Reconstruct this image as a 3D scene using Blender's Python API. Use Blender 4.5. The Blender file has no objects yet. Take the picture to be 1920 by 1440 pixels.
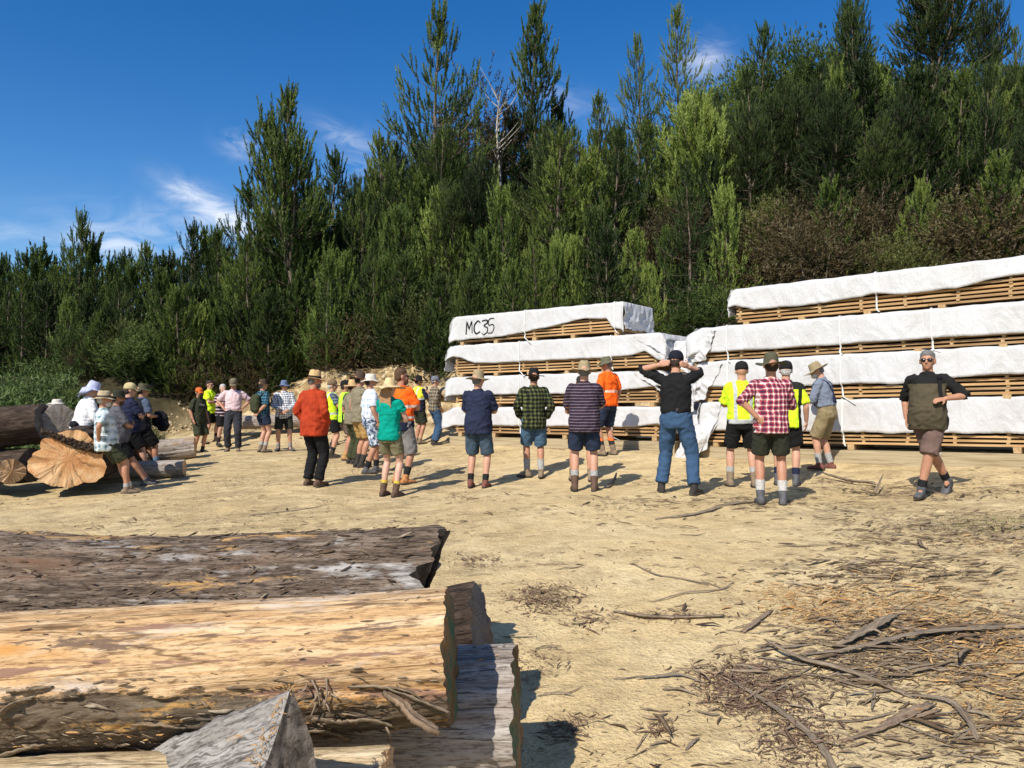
import bpy, bmesh, math, random
import numpy as np
from mathutils import Vector, Matrix

random.seed(7)
RNG = np.random.default_rng(11)
S = bpy.context.scene
COL = S.collection
R = math.radians
PI = math.pi

# ------------------------------------------------------------------ camera maths
F, CX, CY, HZ, HC = 1442.0, 960.0, 720.0, 750.0, 1.65
TH = math.atan((HZ - CY) / F)
def ray(u, v):
    x = (u - CX) / F; z = (CY - v) / F
    y = math.cos(TH) - z * math.sin(TH); zz = math.sin(TH) + z * math.cos(TH)
    return Vector((x / y, 1.0, zz / y))
def at(u, v, d):
    p = ray(u, v) * d; p.z += HC
    return p

# ------------------------------------------------------------------ noise
_perm = np.random.default_rng(3).permutation(512).astype(np.int64)
def _h(i, j, k):
    return _perm[(_perm[(_perm[i & 511] + j) & 511] + k) & 511]
def pn(x, y, z=0.0):
    x, y, z = np.broadcast_arrays(np.asarray(x, float), np.asarray(y, float), np.asarray(z, float))
    xi, yi, zi = np.floor(x).astype(np.int64), np.floor(y).astype(np.int64), np.floor(z).astype(np.int64)
    xf, yf, zf = x - xi, y - yi, z - zi
    u, v, w = [t * t * t * (t * (t * 6 - 15) + 10) for t in (xf, yf, zf)]
    def g(a, b, c):
        h = _h(xi + a, yi + b, zi + c)
        an = h * 0.7391; bn = h * 1.317
        return (np.cos(an) * (xf - a) + np.sin(an) * np.cos(bn) * (yf - b) + np.sin(an) * np.sin(bn) * (zf - c))
    def l(a, b, t): return a + (b - a) * t
    return l(l(l(g(0,0,0), g(1,0,0), u), l(g(0,1,0), g(1,1,0), u), v),
             l(l(g(0,0,1), g(1,0,1), u), l(g(0,1,1), g(1,1,1), u), v), w)
def fbm(x, y, z=0.0, o=4):
    s = 0; a = 1.0
    for i in range(o):
        s = s + a * pn(x * 2**i + 17.3 * i, y * 2**i, z * 2**i if not np.isscalar(z) else z * 2**i + 5.1 * i); a *= 0.5
    return s
def sst(a, b, x):
    t = np.clip((np.asarray(x, float) - a) / (b - a), 0, 1)
    return t * t * (3 - 2 * t)

# ------------------------------------------------------------------ linking
def tag(o, label=None, cat=None, group=None, kind=None):
    if label: o['label'] = label
    if cat: o['category'] = cat
    if group: o['group'] = group
    if kind: o['kind'] = kind
    return o
def empty(name, loc=(0, 0, 0), rz=0.0, parent=None):
    o = bpy.data.objects.new(name, None); COL.objects.link(o)
    o.location = loc; o.rotation_euler = (0, 0, rz); o.empty_display_size = 0.2
    if parent: o.parent = parent
    return o
def link(name, me, mat=None, parent=None, smooth=True):
    o = bpy.data.objects.new(name, me); COL.objects.link(o)
    if mat is not None:
        me.materials.clear()
        for m in (mat if isinstance(mat, (list, tuple)) else [mat]): me.materials.append(m)
    if smooth and len(me.polygons): me.polygons.foreach_set('use_smooth', [True] * len(me.polygons))
    if parent: o.parent = parent
    return o
def copy_tree(o, parent=None):
    c = o.copy(); COL.objects.link(c); c.parent = parent
    for ch in [x for x in o.children]: copy_tree(ch, c)
    return c
def np_mesh(name, V, faces):
    """V (n,3); faces: (m,3) or (m,4) int array, or a list of such arrays"""
    me = bpy.data.meshes.new(name)
    fl = faces if isinstance(faces, list) else [faces]
    fl = [np.asarray(f, np.int32) for f in fl if len(f)]
    nl = sum(f.size for f in fl); npoly = sum(len(f) for f in fl)
    me.vertices.add(len(V)); me.vertices.foreach_set('co', np.asarray(V, np.float32).ravel())
    me.loops.add(nl); me.loops.foreach_set('vertex_index', np.concatenate([f.ravel() for f in fl]))
    me.polygons.add(npoly)
    tot = np.concatenate([np.full(len(f), f.shape[1], np.int32) for f in fl])
    st = np.concatenate([[0], np.cumsum(tot)[:-1]]).astype(np.int32)
    me.polygons.foreach_set('loop_start', st)
    me.update(calc_edges=True); me.validate()
    return me
def attr(me, name, arr):
    a = me.attributes.new(name, 'FLOAT', 'POINT'); a.data.foreach_set('value', np.asarray(arr, np.float32))
def grid_faces(nu, nv, wrap_v=False):
    i = np.arange(nu - 1)[:, None]; j = np.arange(nv if wrap_v else nv - 1)[None, :]
    j2 = (j + 1) % nv
    return np.stack([i * nv + j, (i + 1) * nv + j, (i + 1) * nv + j2, i * nv + j2], -1).reshape(-1, 4)

class MB:
    """collects boxes / tubes / ellipsoids, then links them as one mesh"""
    def __init__(s): s.V = []; s.Fs = []; s.n = 0
    def add(s, V, Fs):
        for f in Fs: s.Fs.append([i + s.n for i in f])
        s.V.extend([tuple(v) for v in V]); s.n += len(V)
    def box(s, a, b, M=None, jit=0.0):
        x0, y0, z0 = a; x1, y1, z1 = b
        V = [Vector(p) for p in ((x0,y0,z0),(x1,y0,z0),(x1,y1,z0),(x0,y1,z0),(x0,y0,z1),(x1,y0,z1),(x1,y1,z1),(x0,y1,z1))]
        if jit: V = [v + Vector((random.uniform(-jit, jit), random.uniform(-jit, jit), random.uniform(-jit, jit) * .3)) for v in V]
        if M is not None: V = [M @ v for v in V]
        s.add(V, [(0,3,2,1),(4,5,6,7),(0,1,5,4),(1,2,6,5),(2,3,7,6),(3,0,4,7)])
    def rings(s, rings):
        n = len(rings[0]); V = [p for r in rings for p in r]; Fs = []
        for i in range(len(rings) - 1):
            for j in range(n):
                k = (j + 1) % n
                Fs.append((i*n+j, i*n+k, (i+1)*n+k, (i+1)*n+j))
        Fs.append(tuple(range(n - 1, -1, -1))); m = (len(rings) - 1) * n
        Fs.append(tuple(m + j for j in range(n)))
        s.add(V, Fs)
    def slices(s, sl, M, n=18, p=2.3):
        """horizontal super-ellipse slices (z, rx, ry, yc[, xc]) in frame M"""
        rs = []
        for q in sl:
            z, rx, ry, yc = q[:4]; xc = q[4] if len(q) > 4 else 0
            r = []
            for j in range(n):
                a = 2 * PI * j / n; c, d = math.cos(a), math.sin(a)
                r.append(M @ Vector((xc + rx * math.copysign(abs(c) ** (2 / p), c), yc + ry * math.copysign(abs(d) ** (2 / p), d), z)))
            rs.append(r)
        s.rings(rs)
    def tube(s, pts, rad, n=12, sub=4, flat=1.0, up=None):
        P = [Vector(p) for p in pts]; Q = []; RR = []
        if sub > 1 and len(P) > 2:
            for i in range(len(P) - 1):
                p0 = P[max(i-1, 0)]; p1 = P[i]; p2 = P[i+1]; p3 = P[min(i+2, len(P)-1)]
                for k in range(sub):
                    t = k / sub
                    Q.append(0.5 * ((2*p1) + (p2-p0)*t + (2*p0-5*p1+4*p2-p3)*t*t + (3*p1-p0-3*p2+p3)*t**3))
                    RR.append(rad[i] + (rad[i+1]-rad[i]) * t)
            Q.append(P[-1]); RR.append(rad[-1])
        else: Q = P; RR = list(rad)
        rs = []; A = None
        for i, q in enumerate(Q):
            d = (Q[min(i+1, len(Q)-1)] - Q[max(i-1, 0)])
            d = d.normalized() if d.length > 1e-7 else Vector((0, 0, 1))
            if A is None:
                A = Vector(up) if up is not None else (Vector((1, 0, 0)) if abs(d.x) < .9 else Vector((0, 1, 0)))
            A = (A - d * A.dot(d)).normalized(); B = d.cross(A)
            rs.append([q + (A * math.cos(2*PI*j/n) + B * (flat * math.sin(2*PI*j/n))) * RR[i] for j in range(n)])
        s.rings(rs)
    def ell(s, c, r, M=None, nu=10, nv=14):
        rs = []
        for i in range(nu + 1):
            a = -PI/2 + PI * (i + .02) / (nu + .04)
            rs.append([])
            for j in range(nv):
                b = 2*PI*j/nv
                v = Vector((c[0] + r[0]*math.cos(a)*math.cos(b), c[1] + r[1]*math.cos(a)*math.sin(b), c[2] + r[2]*math.sin(a)))
                rs[-1].append(M @ v if M is not None else v)
        s.rings(rs)
    def mesh(s, name='m'):
        me = bpy.data.meshes.new(name); me.from_pydata(s.V, [], s.Fs); me.update(); return me
    def build(s, name, mat=None, parent=None, smooth=True):
        return link(name, s.mesh(name), mat, parent, smooth)
    def remesh(s, name, vox, mat, parent, smooth=1, wr=None):
        me = s.mesh('tmp'); o = bpy.data.objects.new('tmp', me); COL.objects.link(o)
        m = o.modifiers.new('r', 'REMESH'); m.mode = 'VOXEL'; m.voxel_size = vox; m.adaptivity = 0
        if smooth:
            k = o.modifiers.new('s', 'SMOOTH'); k.factor = .5; k.iterations = smooth
        dg = bpy.context.evaluated_depsgraph_get()
        out = bpy.data.meshes.new_from_object(o.evaluated_get(dg)); out.name = name
        bpy.data.objects.remove(o); bpy.data.meshes.remove(me)
        if wr:
            n = len(out.vertices); co = np.empty(n*3, np.float32); no = np.empty(n*3, np.float32)
            out.vertices.foreach_get('co', co); out.vertices.foreach_get('normal', no)
            co = co.reshape(-1, 3); no = no.reshape(-1, 3)
            amp, sc, sd, bias = (tuple(wr) + (0,))[:4]
            w = pn(co[:,0]*2.2+sd, co[:,1]*2.2, co[:,2]*2.2) * 2.2
            a = 1 - np.abs(pn(co[:,0]*sc + w + sd, co[:,1]*sc - w, co[:,2]*sc*1.5 + w)) * 2.6
            b = pn(co[:,0]*sc*2.3 + sd*2, co[:,1]*sc*2.3, co[:,2]*sc*2.3)
            co += no * (np.maximum((a - .45) * amp + b * amp * .6, -amp * .35) + bias)[:, None]
            out.vertices.foreach_set('co', co.ravel()); out.update()
        return link(name, out, mat, parent)

# ------------------------------------------------------------------ materials
class NT:
    def __init__(s, name):
        s.m = bpy.data.materials.new(name); s.m.use_nodes = True; s.t = s.m.node_tree; s.t.nodes.clear()
        s.out = s.t.nodes.new('ShaderNodeOutputMaterial')
    def n(s, typ, ins=None, **props):
        nd = s.t.nodes.new('ShaderNode' + typ)
        for k, v in props.items(): setattr(nd, k, v)
        for k, v in (ins or {}).items(): s.put(nd.inputs[k], v)
        return nd
    def put(s, sock, v):
        if isinstance(v, bpy.types.NodeSocket): s.t.links.new(v, sock)
        elif isinstance(v, bpy.types.Node): s.t.links.new(v.outputs[0], sock)
        elif isinstance(v, (tuple, list)) and sock.type == 'RGBA' and len(v) == 3: sock.default_value = (*v, 1)
        else: sock.default_value = v
    def math(s, op, a, b=0.0, c=0.0):
        return s.n('Math', {0: a, 1: b, 2: c}, operation=op).outputs[0]
    def coord(s, kind='Object', scale=(1, 1, 1), loc=(0, 0, 0), rot=(0, 0, 0)):
        tc = s.n('TexCoord').outputs[kind]
        return s.n('Mapping', {'Vector': tc, 'Scale': scale, 'Location': loc, 'Rotation': rot}).outputs[0]
    def noise(s, vec, scale, detail=4.0, rough=.55, dist=0.0):
        return s.n('TexNoise', {'Vector': vec, 'Scale': scale, 'Detail': detail, 'Roughness': rough, 'Distortion': dist}).outputs[0]
    def ramp(s, fac, stops, interp='LINEAR'):
        nd = s.n('ValToRGB', {0: fac}); cr = nd.color_ramp; cr.interpolation = interp
        while len(cr.elements) < len(stops): cr.elements.new(.5)
        for e, (p, c) in zip(cr.elements, stops):
            e.position = p; e.color = (c, c, c, 1) if isinstance(c, (int, float)) else (*c, 1)
        return nd.outputs[0]
    def mix(s, fac, a, b, mode='MIX'):
        nd = s.n('Mix', {}, data_type='RGBA', blend_type=mode)
        s.put(nd.inputs[0], fac); s.put(nd.inputs[6], a); s.put(nd.inputs[7], b)
        return nd.outputs[2]
    def bump(s, h, dist=.01, strength=1.0, normal=None):
        ins = {'Height': h, 'Distance': dist, 'Strength': strength}
        if normal is not None: ins['Normal'] = normal
        return s.n('Bump', ins).outputs[0]
    def done(s, color, rough=.8, normal=None, spec=.3, trans=0.0, tcol=None, **kw):
        ins = {'Base Color': color, 'Roughness': rough, 'Specular IOR Level': spec}
        if normal is not None: ins['Normal'] = normal
        ins.update(kw)
        b = s.n('BsdfPrincipled', ins)
        sh = b.outputs[0]
        if trans:
            t = s.n('BsdfTranslucent', {'Color': tcol if tcol is not None else color})
            if normal is not None: s.put(t.inputs['Normal'], normal)
            sh = s.n('MixShader', {0: trans, 1: sh, 2: t.outputs[0]}).outputs[0]
        s.t.links.new(sh, s.out.inputs[0])
        return s.m
    def sepobj(s, kind='Object'):
        return s.n('SeparateXYZ', {0: s.n('TexCoord').outputs[kind]}).outputs

_mc = {}
def plain(name, col, rough=.8, spec=.3, var=.15, sc=8.0, bump=.0):
    key = (name, col)
    if key in _mc: return _mc[key]
    m = NT(name); v = m.coord()
    f = m.noise(v, sc, 5, .6)
    d = tuple(c * (1 - var) for c in col); l = tuple(min(1, c * (1 + var)) for c in col)
    c = m.ramp(f, [(.3, d), (.7, l)])
    nb = m.bump(m.noise(v, sc * 5, 4), bump, .6) if bump else None
    _mc[key] = m.done(c, rough, nb, spec); return _mc[key]
def fabric(name, col, pat=None, rough=.9):
    """cloth with weave and crumple bump; pat draws stripes / plaid from the wearer's own coordinates"""
    key = ('fab', name)
    if key in _mc: return _mc[key]
    m = NT(name); v = m.coord()
    x, y, z = m.sepobj()
    c = m.mix(m.ramp(m.noise(v, 9, 4), [(.3, 0), (.7, 1)]), tuple(q * .82 for q in col), tuple(min(1, q * 1.1) for q in col))
    if pat:
        k = pat[0]
        if k == 'plaid':            # ('plaid', period, col2, w2, col3, w3)
            _, per, c2, w2, c3, w3 = pat
            xx = m.math('ADD', x, m.math('MULTIPLY', y, .8)); wob = m.math('MULTIPLY', m.noise(v, 6, 2), per * .5)
            fx = m.math('FRACT', m.math('DIVIDE', m.math('ADD', m.math('ADD', xx, wob), 5.0), per))
            fz = m.math('FRACT', m.math('DIVIDE', m.math('ADD', m.math('ADD', z, wob), 5.0), per))
            def band(f, o, w): return m.math('LESS_THAN', m.math('ABSOLUTE', m.math('SUBTRACT', f, o)), w * .5)
            b2 = m.math('MULTIPLY', m.math('ADD', band(fx, .3, w2), band(fz, .3, w2)), .5)
            c = m.mix(b2, c, c2)
            b3 = m.math('MULTIPLY', m.math('ADD', band(fx, .78, w3), band(fz, .78, w3)), .5)
            c = m.mix(b3, c, c3)
        elif k == 'hstripe':        # ('hstripe', period, col2, duty)
            _, per, c2, du = pat
            f = m.math('FRACT', m.math('DIVIDE', m.math('ADD', z, m.math('MULTIPLY', m.noise(v, 4, 2), per * .5)), per))
            c = m.mix(m.math('LESS_THAN', f, du), c, c2)
        elif k == 'bands':          # ('bands', [(axis, lo, hi, col, soft)])
            for ax, lo, hi, cc in pat[1]:
                q = {'x': x, 'y': y, 'z': z, 'ax': m.math('ABSOLUTE', x)}[ax]
                q = m.math('ADD', q, m.math('MULTIPLY', m.math('SUBTRACT', m.noise(v, 5, 2), .5), .03))
                c = m.mix(m.math('MULTIPLY', m.math('GREATER_THAN', q, lo), m.math('LESS_THAN', q, hi)), c, cc)
        elif k == 'camo':
            n1 = m.noise(v, 16, 3, .5, .8); 
            c = m.ramp(n1, [(.0, (.05,.07,.11)), (.42, (.05,.07,.11)), (.44, (.25,.30,.38)), (.54, (.25,.30,.38)), (.56, (.62,.66,.72)), (1., (.7,.72,.76))], 'CONSTANT')
        elif k == 'yoke':           # ('yoke', z0, |x| side, col): upper/side panels of another colour
            _, z0, ax, cc = pat
            yk = m.math('MAXIMUM', m.math('GREATER_THAN', z, z0), m.math('GREATER_THAN', m.math('ABSOLUTE', x), ax))
            c = m.mix(yk, c, cc)
        elif k == 'print':          # pale faded chest print
            q = m.math('MULTIPLY', m.math('LESS_THAN', m.math('ABSOLUTE', m.math('SUBTRACT', z, 1.27)), .028),
                       m.math('MULTIPLY', m.math('LESS_THAN', m.math('ABSOLUTE', x), .10), m.math('GREATER_THAN', y, 0.05)))
            q = m.math('MULTIPLY', q, m.ramp(m.noise(v, 45, 3), [(.48, 0), (.52, 1)]))
            c = m.mix(q, c, (.55, .55, .5))
    h = m.math('ADD', m.math('MULTIPLY', m.noise(m.coord(scale=(1, 1, .6)), 14, 3, .5, .6), 1.0), m.math('MULTIPLY', m.noise(v, 120, 2), .12))
    _mc[key] = m.done(c, rough, m.bump(h, .02, .7), .15)
    return _mc[key]
# ------------------------------------------------------------------ terrain function
SL = at(853, 834, 17.6); SR = at(1235, 847, 14.64)          # left stack: ground under the front ends
TL = at(1322, 858.5, 13.75); TR = at(1900, 877, 10.78)       # right stack
# people: id, foot u, foot v, top v, height incl. hat
FEET = dict(
 D2=(1447,947,662,1.80), C5=(1268,925,655,1.87), C3=(1096,921,677,1.80), C1=(896,913,693,1.78), C2=(1001,897,691,1.78),
 C4=(1140,852,666,1.80), T1=(730,932,710,1.72), R1=(587,910,692,1.85), M4=(437,845,708,1.82), M6=(532,845,713,1.76),
 M5=(492,848,711,1.78), M2=(372,850,727,1.72), D5=(1742,933,658,1.80), D4=(1552,883,679,1.68), Y2=(815,838,708,1.76),
 Y1=(784,831,703,1.76), H1=(622,858,711,1.78), H2=(647,863,713,1.76), H3=(674,877,697,1.88), H4=(694,887,701,1.80),
 O1=(752,908,692,1.88), D1=(1392,914,678,1.78), D3=(1475,911,676,1.78), M1=(392,834,717,1.78), M3=(417,837,722,1.72),
 H0=(660,869,712,1.74), C0=(1090,902,705,1.62), H9=(624,840,722,1.72))
_A = []
for k, (u, v, t, h) in FEET.items():
    p = at(u, v, F * h / (v - t)); _A.append((p.x, p.y, p.z))
for a, b in ((SL, SR), (TL, TR)):
    for t in (0, .33, .66, 1): q = a.lerp(b, t); _A.append(tuple(q))
_A = np.array(_A)
def _plane(x, y):
    base = .0469 * np.clip(x, -30, 14) + .0339 * np.clip(y, -40, 60)
    return base - .20 * (1 - sst(3.2, 7.5, y))
_res = _A[:, 2] - _plane(_A[:, 0], _A[:, 1])
_SG = 1.3
_K = np.exp(-((_A[:, None, :2] - _A[None, :, :2]) ** 2).sum(-1) / (2 * _SG ** 2))
_wt = np.linalg.solve(_K + .12 * np.eye(len(_A)), _res)
def toe(x):
    return 24.5 - .30 * np.clip(x + 8, 0, 40) + .4 * np.clip(-13 - x, 0, 20) * .3
def gz(x, y, fine=True):
    x = np.asarray(x, float); y = np.asarray(y, float)
    z = _plane(x, y)
    d2 = (x[..., None] - _A[:, 0]) ** 2 + (y[..., None] - _A[:, 1]) ** 2
    z = z + (np.exp(-d2 / (2 * _SG ** 2)) * _wt).sum(-1)
    t = toe(x)
    z = z + .35 * sst(-3.5, 0, y - t)                                      # apron at the foot of the bank
    bankh = .9 + .8 * sst(-9, -6.0, x) + .5 * sst(0, 8, x)
    z = z + bankh * sst(0, 1.8, y - t + .5 * pn(x * .9, y * .3) )
    amp = np.interp(x / np.maximum(y, 1), [-.50, -.36, -.30, -.22, 0, .28, .5, .8], [.4, .8, 3.0, 6.0, 7.8, 9.2, 9.6, 9.6])
    z = z + amp * sst(0, 1, (y - t - 1.0) / 24) ** .9
    z = z + 1.3 * sst(-10.3, -13.5, x) * sst(13.5, 18, y) * (1 - sst(24, 34, y))
    z = z - 10 * sst(60, 110, y) * (amp / 14)
    return z
def g0(x, y): return float(gz(np.array([x]), np.array([y]))[0])
def gp(x, y, dz=0.0): return Vector((x, y, g0(x, y) + dz))
def ghit(u, v):
    """the point of the ground seen at a photo pixel"""
    d = np.linspace(1.5, 40, 1200); r = ray(u, v)
    hh = HC + r.z * d - gz(r.x * d, d)
    i = np.argmax(hh < 0) if (hh < 0).any() else len(d) - 1
    return gp(r.x * d[i], d[i])

def build_ground():
    def axis(segs):
        a = [segs[0][0]]
        for lo, hi, st in segs:
            n = max(1, int(round((hi - lo) / st))); a += list(np.linspace(lo, hi, n + 1)[1:])
        return np.array(a)
    xs = axis([(-300, -60, 24), (-60, -20, 1.6), (-20, -8, .16), (-8, 8, .06), (8, 20, .2), (20, 60, 1.6), (60, 300, 24)])
    ys = axis([(-120, -4, 8), (-4, 1.5, .5), (1.5, 9, .045), (9, 20, .09), (20, 32, .14), (32, 75, .8), (75, 400, 18)])
    X, Y = np.meshgrid(xs, ys, indexing='ij')
    Z = np.concatenate([gz(X[i:i+60], Y[i:i+60]) for i in range(0, len(xs), 60)])
    near = (1 - sst(24, 40, Y)) * sst(-30, -14, X) * (1 - sst(14, 30, X))
    t = Y - toe(X)
    rough = sst(-3.0, .5, t) * near
    Z = Z + near * (.030 * fbm(X * 1.1, Y * 1.1, 0., 4) + .016 * pn(X * 5, Y * 5) + .006 * pn(X * 15, Y * 15))
    Z = Z + rough * (.22 * fbm(X * .8, Y * .8, 3., 4) + .10 * np.abs(pn(X * 4, Y * 4)))
    V = np.stack([X, Y, Z], -1).reshape(-1, 3)
    me = np_mesh('ground', V, grid_faces(len(xs), len(ys))[:, ::-1])
    bk = sst(-9, -7.4, X) * (1 - sst(-3.5, -2, X)); fo = sst(.9, 1.9, t - .9 * bk + 1.2 * fbm(X * .7, Y * .7, 0., 3))
    fo = np.maximum(fo, sst(-9.6, -11.5, X + .8 * pn(X * .4, Y * .4)) * sst(12.5, 14.5, Y))
    fo = np.maximum(fo, sst(13, 20, np.abs(X)) * .8)
    attr(me, 'forest', fo.ravel())
    cl = sst(-2.2, 0, t) * (1 - fo); attr(me, 'clay', cl.ravel())
    lit = .5 * sst(.8, 3.2, X - .15 * Y) * sst(1, 3, Y) + .5 * (1 - sst(-1.5, 1.4, X)) * sst(4, 7, Y)
    attr(me, 'litter', np.clip(lit, 0, 1).ravel())
    m = NT('sandy_clay_ground'); v = m.coord()
    n1 = m.noise(v, .9, 6, .6); n2 = m.noise(v, 5, 6, .65); n3 = m.noise(v, 40, 5, .7)
    sand = m.ramp(n1, [(.25, (.56, .42, .21)), (.5, (.66, .515, .275)), (.8, (.74, .605, .36))])
    sand = m.mix(m.ramp(n2, [(.35, .5), (.6, 0)]), sand, (.44, .31, .15))
    sand = m.mix(m.ramp(n3, [(.34, .6), (.50, 0)]), sand, (.33, .24, .135))
    sand = m.mix(m.ramp(m.noise(v, 160, 2, .6), [(.62, 0), (.75, .6)]), sand, (.75, .64, .44))
    la = m.n('Attribute', {}, attribute_name='litter').outputs['Fac']
    sx = m.noise(m.coord(scale=(1.0, 2.0, 1)), 1.7, 7, .72, .6)
    grime = m.ramp(m.math('ADD', sx, m.math('MULTIPLY', la, .17)), [(.50, 0), (.66, 1)])
    fine = m.ramp(m.noise(m.coord(scale=(12, 40, 12)), 1.0, 6, .75, 1.0), [(.40, 1), (.58, 0)])
    sand = m.mix(m.math('MULTIPLY', grime, m.math('MULTIPLY_ADD', fine, .55, .22)), sand, (.20, .145, .085))
    ca = m.n('Attribute', {}, attribute_name='clay').outputs['Fac']
    clay = m.ramp(m.noise(v, 2.2, 7, .7, .3), [(.36, (.10, .065, .028)), (.50, (.33, .23, .115)), (.62, (.60, .48, .28)), (.80, (.74, .65, .46))])
    c = m.mix(ca, sand, clay)
    fa = m.n('Attribute', {}, attribute_name='forest').outputs['Fac']
    duff = m.ramp(m.noise(v, 3, 6, .7), [(.3, (.022, .020, .010)), (.6, (.055, .045, .022)), (.8, (.07, .075, .03))])
    c = m.mix(fa, c, duff)
    h = m.math('ADD', m.math('MULTIPLY', n2, .5), m.math('ADD', m.math('MULTIPLY', n3, .22), m.math('MULTIPLY', m.noise(v, 14, 5, .7), .4)))
    ground = link('ground', me, m.done(c, .95, m.bump(h, .075, .85), .1)); ground['kind'] = 'structure'
    return ground

# ------------------------------------------------------------------ sky, sun, camera
def build_light():
    w = bpy.data.worlds.new('World'); S.world = w; w.use_nodes = True
    t = w.node_tree; t.nodes.clear()
    out = t.nodes.new('ShaderNodeOutputWorld'); bg = t.nodes.new('ShaderNodeBackground')
    sky = t.nodes.new('ShaderNodeTexSky'); sky.sky_type = 'NISHITA'; sky.sun_disc = False
    EL, AZ = 44.0, 31.0              # shadow runs away from the camera, 31 deg to the right
    sky.sun_elevation = R(EL); sky.sun_rotation = R(180 + AZ)
    sky.air_density = 1.0; sky.dust_density = .0; sky.ozone_density = 2.0; sky.altitude = 300
    # high thin cloud wisps, laid out on the sky by direction
    tc = t.nodes.new('ShaderNodeTexCoord'); L = t.links.new
    def N(ty, **k):
        n = t.nodes.new('ShaderNode' + ty)
        for a, b in k.items(): setattr(n, a, b)
        return n
    def M(op, a, b=0., c=0.):
        n = N('Math', operation=op)
        for i, x in enumerate((a, b, c)):
            if isinstance(x, bpy.types.NodeSocket): L(x, n.inputs[i])
            else: n.inputs[i].default_value = x
        return n.outputs[0]
    sep = N('SeparateXYZ'); L(tc.outputs['Generated'], sep.inputs[0])
    X, Y, Z = sep.outputs
    az = M('ARCTAN2', X, Y); el = M('ARCSINE', Z)
    cmb = N('CombineXYZ'); L(az, cmb.inputs[0]); L(M('MULTIPLY', el, 2.2), cmb.inputs[1])
    nz = N('TexNoise'); L(cmb.outputs[0], nz.inputs['Vector']); nz.inputs['Scale'].default_value = 14; nz.inputs['Detail'].default_value = 7
    nz.inputs['Roughness'].default_value = .62; nz.inputs['Distortion'].default_value = 1.3
    tot = None
    for u, v, ra, re, st, tilt in ((402, 398, .042, .018, .85, -.42), (452, 272, .022, .014, .32, -.1), (205, 450, .05, .018, .5, .0), (60, 440, .14, .012, .16, 0.), (668, 270, .05, .014, .26, -.35),
                             (1318, 112, .028, .022, .30, .0), (1075, 195, .06, .02, .10, -.35), (340, 440, .12, .03, .2, .0), (700, 305, .07, .03, .14, -.2), (640, 480, .2, .05, .15, 0.)):
        r = ray(u, v).normalized(); a0 = math.atan2(r.x, r.y); e0 = math.asin(r.z)
        da = M('SUBTRACT', az, a0); de = M('SUBTRACT', el, e0)
        de = M('SUBTRACT', de, M('MULTIPLY', da, tilt))
        q = M('ADD', M('POWER', M('ABSOLUTE', M('DIVIDE', da, ra)), 2.0), M('POWER', M('ABSOLUTE', M('DIVIDE', de, re)), 2.0))
        g = M('MULTIPLY', M('EXPONENT', M('MULTIPLY', q, -1.0)), st)
        tot = g if tot is None else M('MAXIMUM', tot, g)
    d = M('MULTIPLY', tot, M('MULTIPLY_ADD', nz.outputs[0], 5.0, -1.75))
    # unseen white haze added overhead and behind the camera as neutral fill light
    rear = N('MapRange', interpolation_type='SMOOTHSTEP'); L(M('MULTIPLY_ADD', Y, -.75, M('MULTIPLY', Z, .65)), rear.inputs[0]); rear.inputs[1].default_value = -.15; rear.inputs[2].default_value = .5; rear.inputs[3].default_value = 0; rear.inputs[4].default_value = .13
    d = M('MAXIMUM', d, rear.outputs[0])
    cl = N('Clamp'); L(d, cl.inputs[0])
    hs = N('HueSaturation'); L(sky.outputs[0], hs.inputs['Color']); hs.inputs['Saturation'].default_value = 1.42; hs.inputs['Hue'].default_value = .508
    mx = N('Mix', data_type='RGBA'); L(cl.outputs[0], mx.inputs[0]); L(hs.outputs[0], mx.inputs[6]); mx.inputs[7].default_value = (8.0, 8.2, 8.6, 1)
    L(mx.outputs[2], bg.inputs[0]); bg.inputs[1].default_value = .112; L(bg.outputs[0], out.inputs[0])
    sl = bpy.data.lights.new('sun', 'SUN'); sl.energy = 5.0; sl.angle = R(.53); sl.color = (1, .93, .82)
    so = bpy.data.objects.new('sun', sl); COL.objects.link(so)
    a = R(AZ); e = R(EL)
    d = Vector((math.sin(a) * math.cos(e), math.cos(a) * math.cos(e), -math.sin(e)))
    so.rotation_euler = d.to_track_quat('-Z', 'Y').to_euler()
    so.location = (-10, -20, 25)
    cam = bpy.data.cameras.new('camera'); cam.sensor_width = 36; cam.lens = 36 * F / 1920; cam.clip_end = 2000; cam.clip_start = .05
    co = bpy.data.objects.new('camera', cam); COL.objects.link(co); co.location = (0, 0, HC); co.rotation_euler = (PI/2 + TH, 0, 0)
    S.camera = co
    S.view_settings.view_transform = 'Standard'; S.view_settings.look = 'None'; S.view_settings.exposure = .3; S.view_settings.gamma = 1
    S.render.film_transparent = False
    try:
        S.cycles.max_bounces = 6; S.cycles.diffuse_bounces = 3; S.cycles.use_denoising = True
    except Exception: pass
HASH = lambda p: sum(ord(c) * (i + 3) for i, c in enumerate(p)) % 50
# ------------------------------------------------------------------ people
SKINS = {'a': (.50, .27, .18), 'b': (.42, .21, .13), 'c': (.56, .33, .24), 'p': (.58, .32, .25)}
def skin_mat(k):
    m = _mc.get(('skin', k))
    if m: return m
    m = NT('skin'); v = m.coord(); c = SKINS[k]
    col = m.ramp(m.noise(v, 12, 5), [(.3, tuple(q * .85 for q in c)), (.7, tuple(min(1, q * 1.12) for q in c))])
    _mc[('skin', k)] = m.done(col, .55, m.bump(m.noise(v, 90, 3), .002, .4), .35)
    return _mc[('skin', k)]

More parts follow.
